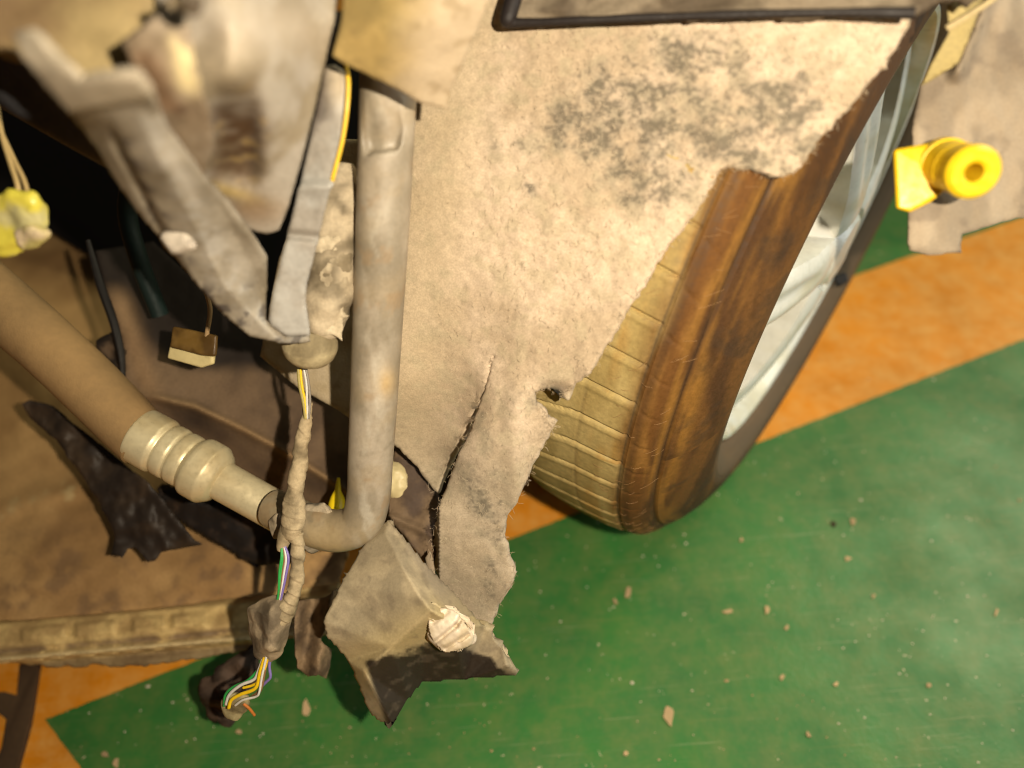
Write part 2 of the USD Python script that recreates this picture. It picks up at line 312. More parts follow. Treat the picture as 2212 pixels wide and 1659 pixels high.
q = np.stack([i*npf + j, ((i + 1) % nt)*npf + j, ((i + 1) % nt)*npf + j + 1, i*npf + j + 1], -1).reshape(-1, 4)
def tyre_col(v):
    o, r, t = wheel_coords(v); s = r*t
    n1 = fbm(np.c_[o*60, r*30, s*14], 4, 2); n2 = fbm(np.c_[o*140, r*140, s*12], 3, 5); n3 = fbm(v*45, 4, 11)
    tread = mix((.42, .32, .13), (.32, .235, .085), ss(.4, .65, n1)); tread = mix(tread, (.30, .20, .075), .6*ss(.45, .66, n2)*ss(0.01, .05, o))
    should = mix((.125, .052, .010), (.22, .105, .022), ss(.45, .66, n2)); wall = mix((.066, .029, .008), (.14, .062, .013), ss(.42, .62, n1))
    wall = mix(wall, (.33, .16, .025), ss(.38, .58, n2)*ss(.276, .288, r)*.55)
    wall = mix(wall, (.035, .024, .014), .75*ss(.50, .64, n3)*ss(.30, .285, r)*.6); wall = mix(wall, (.15, .105, .065), ss(.245, .222, r)*.8)
    c = mix(tread, should, ss(.052, .066, o + (n1 - .5)*.02))
    c = mix(c, (.36, .21, .05), ss(.5, .62, n2)*ss(.024, .04, o)*(1 - ss(.056, .061, o))*.55)
    c = mix(c, (.055, .025, .008), .7*np.exp(-((o - .0675)/.0035)**2)); c = mix(c, (.06, .04, .02), .75*np.exp(-((o - .0613)/.0011)**2)); c = mix(c, (.2, .15, .07), .25*np.exp(-((o - .027)/.0012)**2))
    c = mix(c, wall, ss(.074, .083, o)); return mix(c, (.03, .015, .007), .8*np.exp(-((o - .0828)/.0012)**2))
put('tyre', (V.reshape(-1, 3), q), 'rubber', wheel, tyre_col, smooth=28)
# thin rubber hairs left on the shoulder
lines = []
for k in range(80):
    t = math.radians(rng.uniform(138, 214)); o = rng.uniform(.040, .080); o2 = o + rng.uniform(.003, .009); dt = rng.uniform(-.022, .004)
    kq = prof[:, 0].argmax(); r0 = np.interp([o, (o + o2)/2, o2], prof[25:kq, 0], prof[25:kq, 1])
    lines.append(wh(np.array([o, (o + o2)/2, o2]), r0 + np.array([.0002, .0009, .0003]), np.array([t, t + dt*.45, t + dt])))
curves('rubber_hairs', lines, 0.00022, flat_look('hair_rubber', (.28, .16, .07)), wheel, None, kind='stuff')
rimp = [(.0985, .2085), (.1010, .2112), (.1040, .2110), (.1052, .2085), (.1040, .2050), (.0990, .2025), (.0900, .2010), (.0780, .1990), (.060, .1950), (.030, .1870), (-.030, .1840), (-.040, .1900), (-.050, .2060), (-.047, .2065), (-.040, .196), (-.028, .1885), (.030, .1915), (.060, .200), (.085, .2055)]
rimp = [(a - .0145, b*.962) for a, b in rimp]
tt = np.linspace(0, 2*np.pi, 240, endpoint=False)
rp = np.array(rimp); PO, TH = np.meshgrid(rp[:, 0], tt); PR = np.broadcast_to(rp[:, 1], PO.shape); npf = len(rp)
i, j = np.meshgrid(np.arange(240), np.arange(npf), indexing='ij')
q = np.stack([i*npf + j, ((i + 1) % 240)*npf + j, ((i + 1) % 240)*npf + (j + 1) % npf, i*npf + (j + 1) % npf], -1).reshape(-1, 4)
silver = dirt((.76, .76, .70), (.64, .60, .46), .60, 40, .15, 4)
put('rim', (wh(PO, PR, TH).reshape(-1, 3), q), 'rim', wheel, silver, smooth=40)
def spoke(t0):
    nu, nv = 15, 26; u = np.linspace(-1, 1, nu); s = np.linspace(0, 1, nv); U, S = np.meshgrid(u, s)
    R = .040 + S*(.1915 - .040); half = np.interp(S, [0, .25, .6, .85, 1], [.62, .30, .20, .27, .40])
    ang = t0 + U*half
    O = .100 - .030*S**1.8 + .006*(1 - np.abs(U)**2.5) - .005*np.exp(-(U/.35)**2)*ss(.1, .35, S)
    Vf = wh(O, R, ang); Vb = wh(O - .026 - .01*(1 - S), R, t0 + U*half*.86); n = nu*nv
    i, j = np.meshgrid(np.arange(nv - 1), np.arange(nu - 1), indexing='ij'); f = np.stack([i*nu + j, i*nu + j + 1, (i + 1)*nu + j + 1, (i + 1)*nu + j], -1).reshape(-1, 4)
    loop = np.r_[np.arange(nu), np.arange(1, nv)*nu + nu - 1, (nv - 1)*nu + np.arange(nu - 2, -1, -1), np.arange(nv - 2, 0, -1)*nu]
    l2 = np.roll(loop, -1)
    return np.vstack([Vf.reshape(-1, 3), Vb.reshape(-1, 3)]), np.vstack([f, f[:, ::-1] + n, np.c_[l2, loop, loop + n, l2 + n]])
for k in range(5): put('spoke', spoke(math.radians(168 + 72*k)), 'rim', wheel, silver, smooth=45)
put('valve', lumpy(hull([(1806, 600, .84), (1822, 594, .84), (1826, 606, .84), (1812, 614, .84)], .003), .004, .001, 200, 2), 'black', wheel, (.012, .01, .01))
put('hub', lathe_mesh(wh(.01, 0, 0), wh(.1, 0, 0), [(0, .07), (.05, .065), (.08, .05), (.092, .036), (.097, .03), (.099, .0001)], 48), 'rim', wheel, silver)
put('brake_disc', lathe_mesh(wh(-.03, 0, 0), wh(.1, 0, 0), [(0, .0001), (0, .142), (.012, .143), (.024, .142), (.024, .09), (.034, .085), (.034, .0001)], 72), 'steel', wheel, dirt((.25, .20, .15), (.22, .09, .03), .5, 50))

# -- felt wheel arch liner
felt_o = [(800, 60, .478), (1000, -60, .445), (1300, -70, .425), (1700, -60, .40), (2010, -50, .385), (1965, 55, .39), (1905, 150, .395), (1850, 215, .40), (1812, 255, .402), (1762, 310, .405), (1738, 345, .408), (1716, 374, .41), (1690, 383, .412), (1655, 378, .414),
          (1622, 368, .417), (1572, 360, .42), (1553, 372, .422), (1548, 395, .424), (1500, 462, .43), (1440, 535, .438), (1388, 620, .446), (1335, 705, .456), (1300, 765, .463), (1272, 808, .468), (1240, 832, .475), (1218, 858, .478), (1185, 842, .482), (1158, 848, .485), (1160, 870, .486), (1178, 892, .486),
          (1200, 914, .486), (1188, 938, .49), (1152, 1010, .502), (1122, 1078, .512), (1092, 1120, .52), (1087, 1160, .527), (1096, 1190, .53), (1113, 1240, .535), (1100, 1272, .538), (1076, 1312, .552), (1054, 1366, .562), (1000, 1330, .566), (950, 1262, .562), (930, 1215, .554), (934, 1150, .54), (946, 1090, .533), (985, 985, .52), (1012, 930, .513), (1040, 850, .505), (1070, 752, .495),
          (1037, 850, .507), (1008, 928, .517), (978, 988, .526), (942, 1066, .54), (905, 1018, .54), (862, 972, .54), (800, 935, .54), (790, 700, .52), (795, 400, .50)]
felt_c = [(1400, 200, .43), (1200, 400, .452), (1250, 600, .462), (1150, 700, .478), (1050, 1100, .52), (1600, 150, .412), (1100, 200, .455), (930, 400, .478), (960, 700, .503), (900, 850, .525)]
SEAM_V, SEAM_U = [752, 850, 930, 988, 1070], [1070, 1037, 1009, 980, 945]
def left_of_slit(u, v): return (u < np.interp(v, SEAM_V, SEAM_U) - 1.0) & (v > 752)
def felt_relief(u, v):
    q = np.c_[u/40, v/40, u*0]; fl = .25 + .75*ss(900, 1060, u + .1*v - 60)
    fine = (fbm(np.c_[u/9, v/9, u*0], 3, 21) - .5)*.0011*fl
    r = (fbm(q, 4, 3) - .5)*.0036*fl + fine + .030*left_of_slit(u, v)*ss(790, 1040, v)
    r = r + .004*np.exp(-((u - 1320)/60)**2 - ((v - 280)/80)**2) - .004*np.exp(-((u - 1115)/25)**2)*ss(780, 900, v)*(1 - ss(1050, 1250, v))
    r = r + .014*np.exp(-((u - 1200)/26)**2 - ((v - 846)/16)**2)
    return r
def felt_col(v):
    u, w = uv_of(v); n = fbm(v*26, 4, 6); n2 = fbm(v*110, 3, 9); n3 = fbm(v*320, 2, 4)
    c = mix((.53, .42, .305), (.43, .335, .23), ss(.40, .62, n))
    c = mix(c, (.46, .37, .235), .6*ss(1060, 930, u + .15*(w - 500)))
    c = mix(c, (.40, .335, .22), .5*ss(.5, .65, n2)); c = mix(c, (.33, .28, .20), .6*ss(840, 1100, w))
    def spot(x, y, a, b, rot=0):
        ca, sa = math.cos(rot), math.sin(rot); dx, dy = u - x, w - y
        return np.exp(-((dx*ca + dy*sa)/a)**2 - ((-dx*sa + dy*ca)/b)**2)
    d = spot(1330, 210, 110, 75, -.5) + .9*spot(1400, 410, 75, 50) + .75*spot(1500, 110, 100, 45) + .6*spot(1100, 315, 45, 30) + .8*spot(1145, 410, 26, 20) + .7*spot(1700, 230, 95, 100, .4) + .75*spot(1230, 280, 45, 50)
    d = d + .75*spot(1560, 270, 250, 160, .2) + .5*spot(1330, 300, 160, 120) + .8*spot(1050, 1090, 45, 110, -.5) + .7*spot(1060, 1250, 45, 70) + .6*spot(1150, 850, 60, 40) + .5*spot(1040, 920, 20, 120, -.3) + .6*spot(1180, 930, 30, 50) + .35*spot(1600, 320, 80, 40)
    n4 = fbm(v*150, 4, 31); n7 = fbm(v*560, 2, 51); dark = ss(.50, .66, .16*n2 + .30*n4 + .26*n3 + .28*n7 + .16*np.clip(d, 0, 1.1) - .09)*np.clip(d*1.6, 0, 1)
    veil = ss(.38, .66, .5*n2 + .5*n4 + .10*(d - .4))*np.clip(d*1.2, 0, 1); c = mix(c, (.27, .235, .175), .55*veil)
    c = mix(c, (.075, .066, .05), .70*dark)
    c = mix(c, (.02, .017, .013), ss(.5, .9, spot(1195, 848, 34, 15)))
    return c*(1 + .3*(n3 - .5))[:, None]
put('added_slit_shade', sheet_mesh([(1095, 735, .55), (1090, 850, .56), (1050, 1000, .58), (985, 1180, .60), (930, 1180, .61), (925, 1050, .60), (1000, 850, .57), (1040, 740, .56)], (), .003, 8), 'black', car, (.03, .022, .016), smooth=True, label='added dark sheet standing in for shade inside the slit in the felt')  # dark sheet added so the slit reads as shaded
liner = put('fender_liner', sheet_mesh(felt_o, felt_c, .0055, 5.0, edge=2.6, relief=felt_relief, seed=5, edge_scale=.09), 'felt', car, felt_col, smooth=True, label='torn dusty felt wheel arch liner hanging in front of the tyre')
# loose fibres on the felt
fo = np.array(felt_o); fkeep = np.array([not (p[1] > 752 and p[0] < np.interp(p[1], SEAM_V, SEAM_U) + 1.5 and i > 48) for i, p in enumerate(felt_o)]); fpoly = Polygon(fo[:, :2]).buffer(0)
kk = np.vstack([fo, np.array(felt_c)]); frbf = RBFInterpolator(kk[:, :2]/500, kk[:, 2], kernel='thin_plate_spline', smoothing=1e-6)
lines = []
while len(lines) < 2600:
    u, v = rng.uniform(900, 2000), rng.uniform(0, 1350)
    if rng.uniform() > ss(900, 1150, u + .1*v - 60): continue
    if not shapely.contains_xy(fpoly, u, v): continue
    a = rng.uniform(0, 6.28); l = rng.uniform(6, 22); k = rng.uniform(-.9, .9); pts = []
    for s in np.linspace(0, 1, 5): pts.append((u + l*s*math.cos(a + k*s), v + l*s*math.sin(a + k*s), math.sin(s*3.1)*rng.uniform(.0004, .0022)))
    p = np.array(pts); z = frbf(p[:, :2]/500) + felt_relief(p[:, 0], p[:, 1]) - p[:, 2] + .0004; lines.append(P(p[:, 0], p[:, 1], z))
curves('felt_fibre', lines, 0.00020, flat_look('fibre_pale', (.50, .42, .30)), liner, None, kind='stuff')
lines = []
edge_line = Polygon(fo[5:48, :2]).exterior
ed = fo[5:49]
for k in range(300):
    s = rng.uniform(0, len(ed) - 1.001); i0 = int(s); f_ = s - i0; p0 = ed[i0]*(1 - f_) + ed[i0 + 1]*f_
    a = rng.uniform(0, 6.28); l = rng.uniform(4, 15); kq = rng.uniform(-1.2, 1.2)
    p = np.array([(p0[0] + l*t*math.cos(a + kq*t), p0[1] + l*t*math.sin(a + kq*t), p0[2] - .0008 - .0015*t) for t in np.linspace(0, 1, 5)])
    lines.append(P(p[:, 0], p[:, 1], p[:, 2]))
curves('felt_fibre', lines, 0.0002, flat_look('fibre_edge', (.40, .31, .20)), liner, None, kind='stuff')

# -- smooth inner panel left of the felt
def inner_col(v):
    n = fbm(v*30, 4, 8); n2 = fbm(v*160, 3, 2)
    c = mix((.50, .41, .28), (.40, .31, .18), ss(.4, .62, n)); return mix(c, (.25, .19, .11), .45*ss(.6, .75, n2))
put('inner_panel', sheet_mesh([(560, 770, .62), (640, 836, .612), (722, 882, .606), (800, 934, .602), (850, 900, .60), (850, 300, .56), (700, 300, .57), (600, 560, .60)], (), .004, 8, edge=1.0,
    relief=lambda u, v: (fbm(np.c_[u/120, v/120, u*0], 3, 3) - .5)*.006), 'felt_flat', car, inner_col, smooth=True, label='smooth dusty tan panel left of the pipe')

# -- undertray
def tray_z(u, v): return depth_at(u, v, .115 + .05*np.clip((1300 - v)/800, 0, 1.3))
def tray_relief(u, v):
    r = (fbm(np.c_[u/90, v/60, u*0], 4, 13) - .5)*.010
    r = r - .006*np.exp(-((v - (1085 - .28*(u - 60)))/22)**2)*ss(330, 230, u) - .012*np.exp(-((v - (1210 - .05*u))/130)**2)
    return r
def tray_col(v):
    n = fbm(v*np.array([14, 14, 40]), 4, 3); n2 = fbm(v*70, 4, 9); u, w = uv_of(v)
    c = mix((.46, .28, .115), (.33, .19, .075), ss(.4, .6, n)); c = mix(c, (.15, .09, .05), .6*ss(.46, .68, n2)*ss(1080, 1240, w))
    return mix(c, (.47, .34, .16), ss(.55, .68, n2)*np.exp(-((w - (1085 - .28*(u - 60)))/30)**2))
put('undertray', sheet_mesh([(-90, 1345, 0), (120, 1332, 0), (300, 1316, 0), (545, 1286, 0), (735, 1258, 0), (760, 1150, 0), (700, 1000, 0), (480, 760, 0), (250, 520, 0), (-90, 420, 0)], (), .004, 9, on=tray_z, relief=tray_relief), 'dusty', car, tray_col, smooth=True, label='brown dusty plastic undertray below the hose')
def lip_relief(u, v):
    top = 1335 - .087*np.clip(u, 0, 760); bot = 1437 - .085*u
    s = np.clip((v - top)/(bot - top), 0, 1)
    r = .004*(fbm(np.c_[u/40, v/25, u*0], 4, 33) - .5)*2
    r = r - .010*ss(.0, .15, s) + .006*np.exp(-((s - .74)/.07)**2) + .016*ss(.9, 1, s)
    for a, b in ((50, 138), (165, 245), (290, 352), (375, 440), (500, 560)): r = r - .0035*ss(a - 6, a, u)*(1 - ss(b, b + 8, u))*ss(.22, .30, s)*(1 - ss(.50, .58, s))
    return r
def lip_col(v):
    u, w = uv_of(v); n = fbm(v*60, 4, 3); n2 = fbm(v*np.array([30, 160, 160]), 3, 7)
    s = (w - (1335 - .087*u))/102
    c = mix((.58, .41, .17), (.42, .28, .115), ss(.42, .62, n)); c = mix(c, (.15, .10, .065), .85*np.exp(-((s - .72)/.07)**2)*ss(.35, .6, n + .1*(u < 300)))
    c = mix(c, (.62, .49, .27), .7*np.exp(-((s - .88)/.06)**2)); return mix(c, (.10, .07, .045), ss(.97, 1.05, s)*.7)
lip = put('tray_lip', sheet_mesh([(-90, 1338, 0), (120, 1326, 0), (300, 1310, 0), (545, 1282, 0), (735, 1254, 0), (735, 1360, 0), (590, 1386, 0), (545, 1398, 0), (420, 1420, 0), (300, 1437, 0), (200, 1436, 0), (0, 1436, 0), (-90, 1440, 0)], (), .006, 5.5, edge=1.5, on=lambda u, v: depth_at(u, v, .108), relief=lip_relief), 'dusty', car, lip_col, smooth=True, label='raised tan front edge of the undertray')

# -- dark shroud behind pipe and hose
def shroud_relief(u, v):
    line = np.interp(u, [180, 333, 420, 520, 593, 717, 800], [850, 858, 878, 925, 963, 1040, 1095])
    r = np.where(v > line, .10*(v - line)/400, .05*(line - v)/400)
    r = r - .006*np.exp(-((v - line)/9)**2)*ss(290, 350, u)
    return r + (fbm(np.c_[u/70, v/70, u*0], 4, 17) - .5)*.006
def shroud_col(v):
    u, w = uv_of(v); n = fbm(v*22, 4, 5); line = np.interp(u, [180, 333, 420, 520, 593, 717, 800], [850, 858, 878, 925, 963, 1040, 1095])
    c = mix((.085, .055, .035), (.15, .098, .058), ss(.38, .62, n)); c = mix(c, (.02, .014, .011), ss(22, -22, w - np.minimum(640 + 1.0*(u - 231), 800) + 50*(n - .5)))  # upper part painted near black to stand in for the steel arm's shadow
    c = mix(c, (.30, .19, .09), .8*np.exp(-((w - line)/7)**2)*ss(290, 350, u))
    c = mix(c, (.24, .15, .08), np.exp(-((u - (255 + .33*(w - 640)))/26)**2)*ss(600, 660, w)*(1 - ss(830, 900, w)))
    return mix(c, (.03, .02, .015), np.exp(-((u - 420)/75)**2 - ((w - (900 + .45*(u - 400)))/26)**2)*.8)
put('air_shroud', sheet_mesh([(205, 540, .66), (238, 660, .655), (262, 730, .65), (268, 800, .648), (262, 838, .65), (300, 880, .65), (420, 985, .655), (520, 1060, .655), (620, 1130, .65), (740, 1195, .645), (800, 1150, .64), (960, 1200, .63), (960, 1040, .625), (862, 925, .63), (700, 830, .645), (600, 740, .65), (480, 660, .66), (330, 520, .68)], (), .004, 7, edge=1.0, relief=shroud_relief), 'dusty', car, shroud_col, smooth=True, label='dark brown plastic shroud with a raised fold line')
put('shroud_edge', tube_mesh([(190, 520, .655), (215, 610, .648), (245, 695, .645), (262, 770, .643), (266, 830, .645)], [.002, .0035, .0035, .003, .002], 40, 10), 'black', car, (.012, .010, .009))
put('plastic_clip', lumpy(hull([(212, 738, .66), (245, 722, .655), (262, 760, .655), (258, 800, .66), (240, 812, .665), (225, 770, .665)], .003), .004, .003, 120, 3), 'black', car, dirt((.02, .015, .012), (.12, .08, .05), .58, 90), label='small torn black plastic clip beside the shroud edge')
put('black_slab', sheet_mesh([(330, 1062, .69), (420, 1075, .685), (560, 1115, .68), (620, 1150, .675), (640, 1215, .68), (560, 1228, .685), (520, 1215, .69), (440, 1165, .695), (352, 1112, .70)], (), .02, 8, relief=lambda u, v: (fbm(np.c_[u/50, v/50, u*0], 3, 2) - .5)*.01), 'black', car, dirt((.012, .009, .008), (.05, .032, .022), .62, 70), smooth=True, label='black slab under the hose coupling')  # plain black slab below the coupling
put('torn_strip', sheet_mesh([(45, 872, .70), (62, 866, .70), (110, 878, .695), (170, 925, .69), (250, 990, .68), (320, 1045, .67), (368, 1105, .665), (400, 1148, .665), (436, 1178, .67), (380, 1188, .672), (346, 1192, .668), (332, 1212, .666), (318, 1214, .664), (305, 1196, .666), (290, 1180, .668), (275, 1182, .667), (262, 1202, .664), (236, 1200, .664), (248, 1162, .668), (215, 1090, .675), (170, 1020, .685), (118, 950, .695), (60, 900, .70)], (), .003, 6, edge=2,
    relief=lambda u, v: (fbm(np.c_[u/45, v/45, u*0], 4, 6) - .5)*.016), 'black', car, dirt((.022, .015, .011), (.075, .048, .028), .58, 30, .2), smooth=True, label='torn dark plastic strip hanging under the hose')

# -- left cavity: added black sheet in place of its deep shade, hose, slate panel
put('added_void_sheet', sheet_mesh([(-160, 20, .95), (900, 20, .93), (900, 760, .88), (620, 790, .89), (330, 640, .93), (-160, 330, .97)], (), .01, 40), 'black', car, (.006, .005, .005), smooth=True, label='added black sheet standing in for the dark void behind the steel arm')
put('coolant_hose', tube_mesh([(300, 330, .60), (275, 450, .62), (300, 560, .63), (345, 680, .65)], .0075, 40, 14), 'black', car, (.004, .013, .012), label='dark teal hose deep inside the cavity')
put('slate_panel', sheet_mesh([(-80, 40, .44), (20, 70, .43), (100, 170, .43), (170, 250, .43), (240, 340, .43), (250, 378, .44), (120, 305, .45), (-80, 190, .46)], (), .004, 9), 'black', car, dirt((.05, .05, .055), (.075, .07, .07), .5, 40), smooth=True, label='dark slate painted panel left of the steel arm')

# -- hose, coupling and charge pipe
hose_col = dirt((.31, .195, .085), (.235, .15, .068), .55, 24, .2, 2)
put('rubber_hose', tube_mesh([(-110, 560, .60), (0, 655, .60), (120, 762, .595), (230, 868, .592), (318, 958, .588)], [.0242, .024, .0236, .0232, .0215], 70, 40, wob=.0006, wscale=30), 'hose', car, hose_col, smooth=True, label='thick dusty brown rubber hose')
ca, cb = P(300, 938, .588), P(640, 1128, .582); cl = np.linalg.norm(cb - ca)
put('hose_coupling', lathe_mesh(ca, cb, [(0, .0001), (0, .0205), (.0012, .0217), (.003, .0221), (.0185, .0222), (.0205, .0218), (.0220, .0204), (.0232, .0199), (.0245, .0203), (.0260, .0210), (.0320, .0211), (.0335, .0206), (.0345, .0199), (.0357, .0199), (.0368, .0206), (.0385, .0211), (.0440, .0211), (.0458, .0206), (.0470, .0201), (.0482, .0208), (.0500, .0226), (.0520, .0237), (.0545, .0240), (.0640, .0240), (.0665, .0236), (.0720, .0196), (.0735, .0180), (.0745, .0160), (.0750, .0152), (.105, .0150), (cl, .0150)], 64), 'alu', car, dirt((.66, .57, .36), (.46, .34, .16), .6, 40, .2, 5), smooth=32, label='ribbed pale metal coupling between hose and pipe')
pv, pf = tube_mesh([(846, 60, .415), (842, 130, .42), (836, 250, .43), (828, 450, .452), (818, 650, .478), (808, 850, .503), (800, 1000, .523), (796, 1070, .533), (780, 1126, .54), (738, 1146, .546), (690, 1140, .552), (640, 1120, .562), (590, 1098, .574)], [.0160]*5 + [.0157, .0154, .0153, .0152, .0152, .0152, .0150, .0147], 260, 72)
pu, pw = uv_of(pv); facing = 1.0
wv = 26*(fbm(pv*60, 3, 2) - .5); dent = ss(775, 806, pu + wv)*(1 - ss(848, 872, pu + wv))*ss(185, 300, pw)*(1 - ss(318, 330, pw + .22*(pu - 820) + wv))
near = ((pv - CAM)@FWD) < np.interp(pw, [60, 250, 650], [.415, .43, .478])
pv = pv + np.where(near, dent*.0065*(.55 + .9*fbm(pv*70, 3, 6)), 0)[:, None]*FWD
dent2 = np.exp(-((pu - (800 + .12*(pw - 700)))/5)**2)*ss(690, 720, pw)*(1 - ss(790, 815, pw))
pv = pv + np.where(near | (pw > 600), dent2*.0006, 0)[:, None]*FWD
def pipe_col(v):
    u, w = uv_of(v); n = fbm(v*np.array([60, 25, 25]), 4, 4); n2 = fbm(v*90, 4, 9)
    c = mix((.34, .29, .22), (.225, .19, .135), ss(.38, .62, n)); c = mix(c, (.38, .285, .145), ss(.86, 1.0, (w - 300)/900)*.55 + .35*ss(790, 765, u + .03*w))
    c = mix(c, (.19, .16, .11), .6*ss(.52, .72, .6*n2 + .4*fbm(v*260, 3, 3))*ss(760, 900, w)); c = mix(c, (.46, .32, .15), np.exp(-((u - 832)/22)**2 - ((w - 825)/30)**2)*.9)
    c = mix(c, (.47, .43, .35), .5*ss(.5, .66, fbm(v*np.array([130, 60, 30]), 4, 14))*np.exp(-((u - (835 - .04*w))/28)**2))
    c = mix(c, (.30, .235, .145), .45*ss(.48, .66, fbm(v*50, 4, 19))); c = mix(c, (.30, .19, .09), .35*ss(.62, .70, fbm(v*75, 4, 41)))
    return mix(c, (.15, .11, .06), .7*np.exp(-((u - (782 + .05*(w - 180)))/4)**2)*ss(170, 200, w)*(1 - ss(310, 340, w)))
put('charge_pipe', (pv, pf), 'pipe', car, pipe_col, smooth=True, label='long dusty grey pipe that bends into the coupling')
put('pipe_clamp', lumpy(hull([(668, 1098, .55), (700, 1092, .545), (712, 1110, .545), (700, 1150, .548), (680, 1185, .552), (662, 1178, .552), (656, 1140, .552)], .003), .003, .0035, 160, 4), 'dusty', car, dirt((.10, .085, .06), (.40, .33, .23), .46, 130), smooth=30, label='crumpled grey plastic clamp on the pipe')
put('pipe_clamp', lumpy(hull([(588, 1128, .555), (602, 1115, .55), (614, 1130, .55), (612, 1150, .552), (596, 1156, .555)], .003), .003, .0012, 160, 6), 'dusty', car, dirt((.16, .13, .09), (.38, .31, .21), .46, 130), smooth=30, label='small round clamp end left of the harness')
put('yellow_clip', lathe_mesh(P(731, 1032, .60), P(727, 1110, .595), [(0, .0001), (0, .0012), (.010, .0026), (.015, .0052), (.020, .0066), (.027, .0066), (.029, .0001)], 24), 'yellow', car, (.85, .62, .01), label='small yellow clip beside the pipe elbow')

# -- upper structure: steel arm, strap, plate, horn
steel_col = dirt((.20, .18, .15), (.42, .37, .29), .44, 38, .14, 3)
def arm_relief(u, v):
    cx = np.interp(v, [150, 330, 480, 620, 740], [240, 320, 400, 470, 590]); s = (u - cx)/80
    line = 246 - .17*(u - 150); r = .018*np.clip(np.abs(s + .15) - .35, 0, 1)*ss(0, 40, v - line) + .010*ss(-3, 3, v - line)*(1 - ss(60, 160, v - line)) + (fbm(np.c_[u/60, v/60, u*0], 3, 12) - .5)*.0035
    return r + .006*np.exp(-((u - cx + 62)/9)**2)*ss(260, 330, v) + nearer(u, v)
def arm_col(v):
    u, w = uv_of(v); n = fbm(v*45, 4, 3); n2 = fbm(v*120, 3, 7)
    cx = np.interp(w, [150, 330, 480, 620, 740], [240, 320, 400, 470, 590])
    c = mix((.27, .235, .18), (.19, .16, .115), ss(.4, .6, n)); c = mix(c, (.34, .32, .285), .6*np.exp(-((u - cx - 30)/35)**2)*ss(.4, .6, n2)); 
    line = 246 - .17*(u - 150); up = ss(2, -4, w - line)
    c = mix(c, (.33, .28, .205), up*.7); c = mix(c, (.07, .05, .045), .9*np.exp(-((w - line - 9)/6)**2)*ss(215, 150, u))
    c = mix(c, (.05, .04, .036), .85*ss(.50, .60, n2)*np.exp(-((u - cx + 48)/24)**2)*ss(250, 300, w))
    c = mix(c, (.42, .38, .32), .7*np.exp(-((u - cx - 45 + .0*w)/16)**2)*ss(300, 340, w)*(1 - ss(400, 470, w)))
    return mix(c, (.05, .04, .036), .7*ss(.56, .62, n2)*ss(600, 640, w))
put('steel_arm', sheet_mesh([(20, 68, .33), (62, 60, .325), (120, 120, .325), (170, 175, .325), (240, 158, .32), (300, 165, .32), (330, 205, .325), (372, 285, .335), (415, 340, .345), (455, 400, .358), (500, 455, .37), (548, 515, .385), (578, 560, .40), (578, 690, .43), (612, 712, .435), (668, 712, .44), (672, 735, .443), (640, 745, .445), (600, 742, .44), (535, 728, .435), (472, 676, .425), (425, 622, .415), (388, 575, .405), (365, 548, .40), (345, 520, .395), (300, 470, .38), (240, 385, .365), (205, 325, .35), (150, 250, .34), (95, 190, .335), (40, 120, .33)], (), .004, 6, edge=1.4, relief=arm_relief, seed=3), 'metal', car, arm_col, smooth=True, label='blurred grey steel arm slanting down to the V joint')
put('bolt', lumpy(hull([(362, 512, .388), (398, 508, .386), (408, 528, .386), (380, 540, .388)], .003), .004, .002, 200, 3), 'metal', car, dirt((.15, .12, .09), (.48, .42, .34), .45, 90))
def strap_relief(u, v):
    return (fbm(np.c_[u/50, v/50, u*0], 3, 14) - .5)*.0018 + .003*np.exp(-((v - (445 + .1*u))/9)**2) - .0035*np.exp(-((v - 405)/16)**2)
def strap_col(v):
    u, w = uv_of(v); n = fbm(v*60, 4, 5); n2 = fbm(v*35, 3, 15)
    c = mix((.29, .275, .245), (.24, .215, .18), ss(.4, .62, n)); c = mix(c, (.42, .35, .25), ss(260, 180, w)); return mix(c, (.06, .045, .035), ss(.52, .6, n2)*(1 - ss(235, 320, w))*ss(735, 690, u)*.9)
put('strap', sheet_mesh([(700, 140, .395), (722, 138, .395), (752, 160, .395), (746, 240, .40), (736, 320, .405), (722, 385, .41), (708, 430, .413), (696, 480, .418), (682, 540, .423), (664, 612, .43), (660, 650, .433), (668, 700, .437), (670, 726, .44), (620, 728, .437), (585, 705, .434), (580, 690, .432), (592, 620, .427), (612, 540, .42), (630, 465, .415), (648, 392, .41), (664, 325, .405), (676, 265, .40), (690, 200, .397)], (), .003, 5, edge=1.0, relief=strap_relief), 'metal', car, strap_col, smooth=True, label='grey metal strap rising from the V joint')
put('rivet', lathe_mesh(P(617, 581, .429), P(616, 582, .41), [(0, .0022), (.0022, .002), (.0032, .0012), (.0034, .0001)], 16), 'alu', car, (.55, .5, .42))
def plate_relief(u, v): return nearer(u, v) + (fbm(np.c_[u/110, v/110, u*0], 3, 19) - .5)*.006 + .016*np.exp(-((u - 508)/52)**4 - ((v - 300)/98)**4)
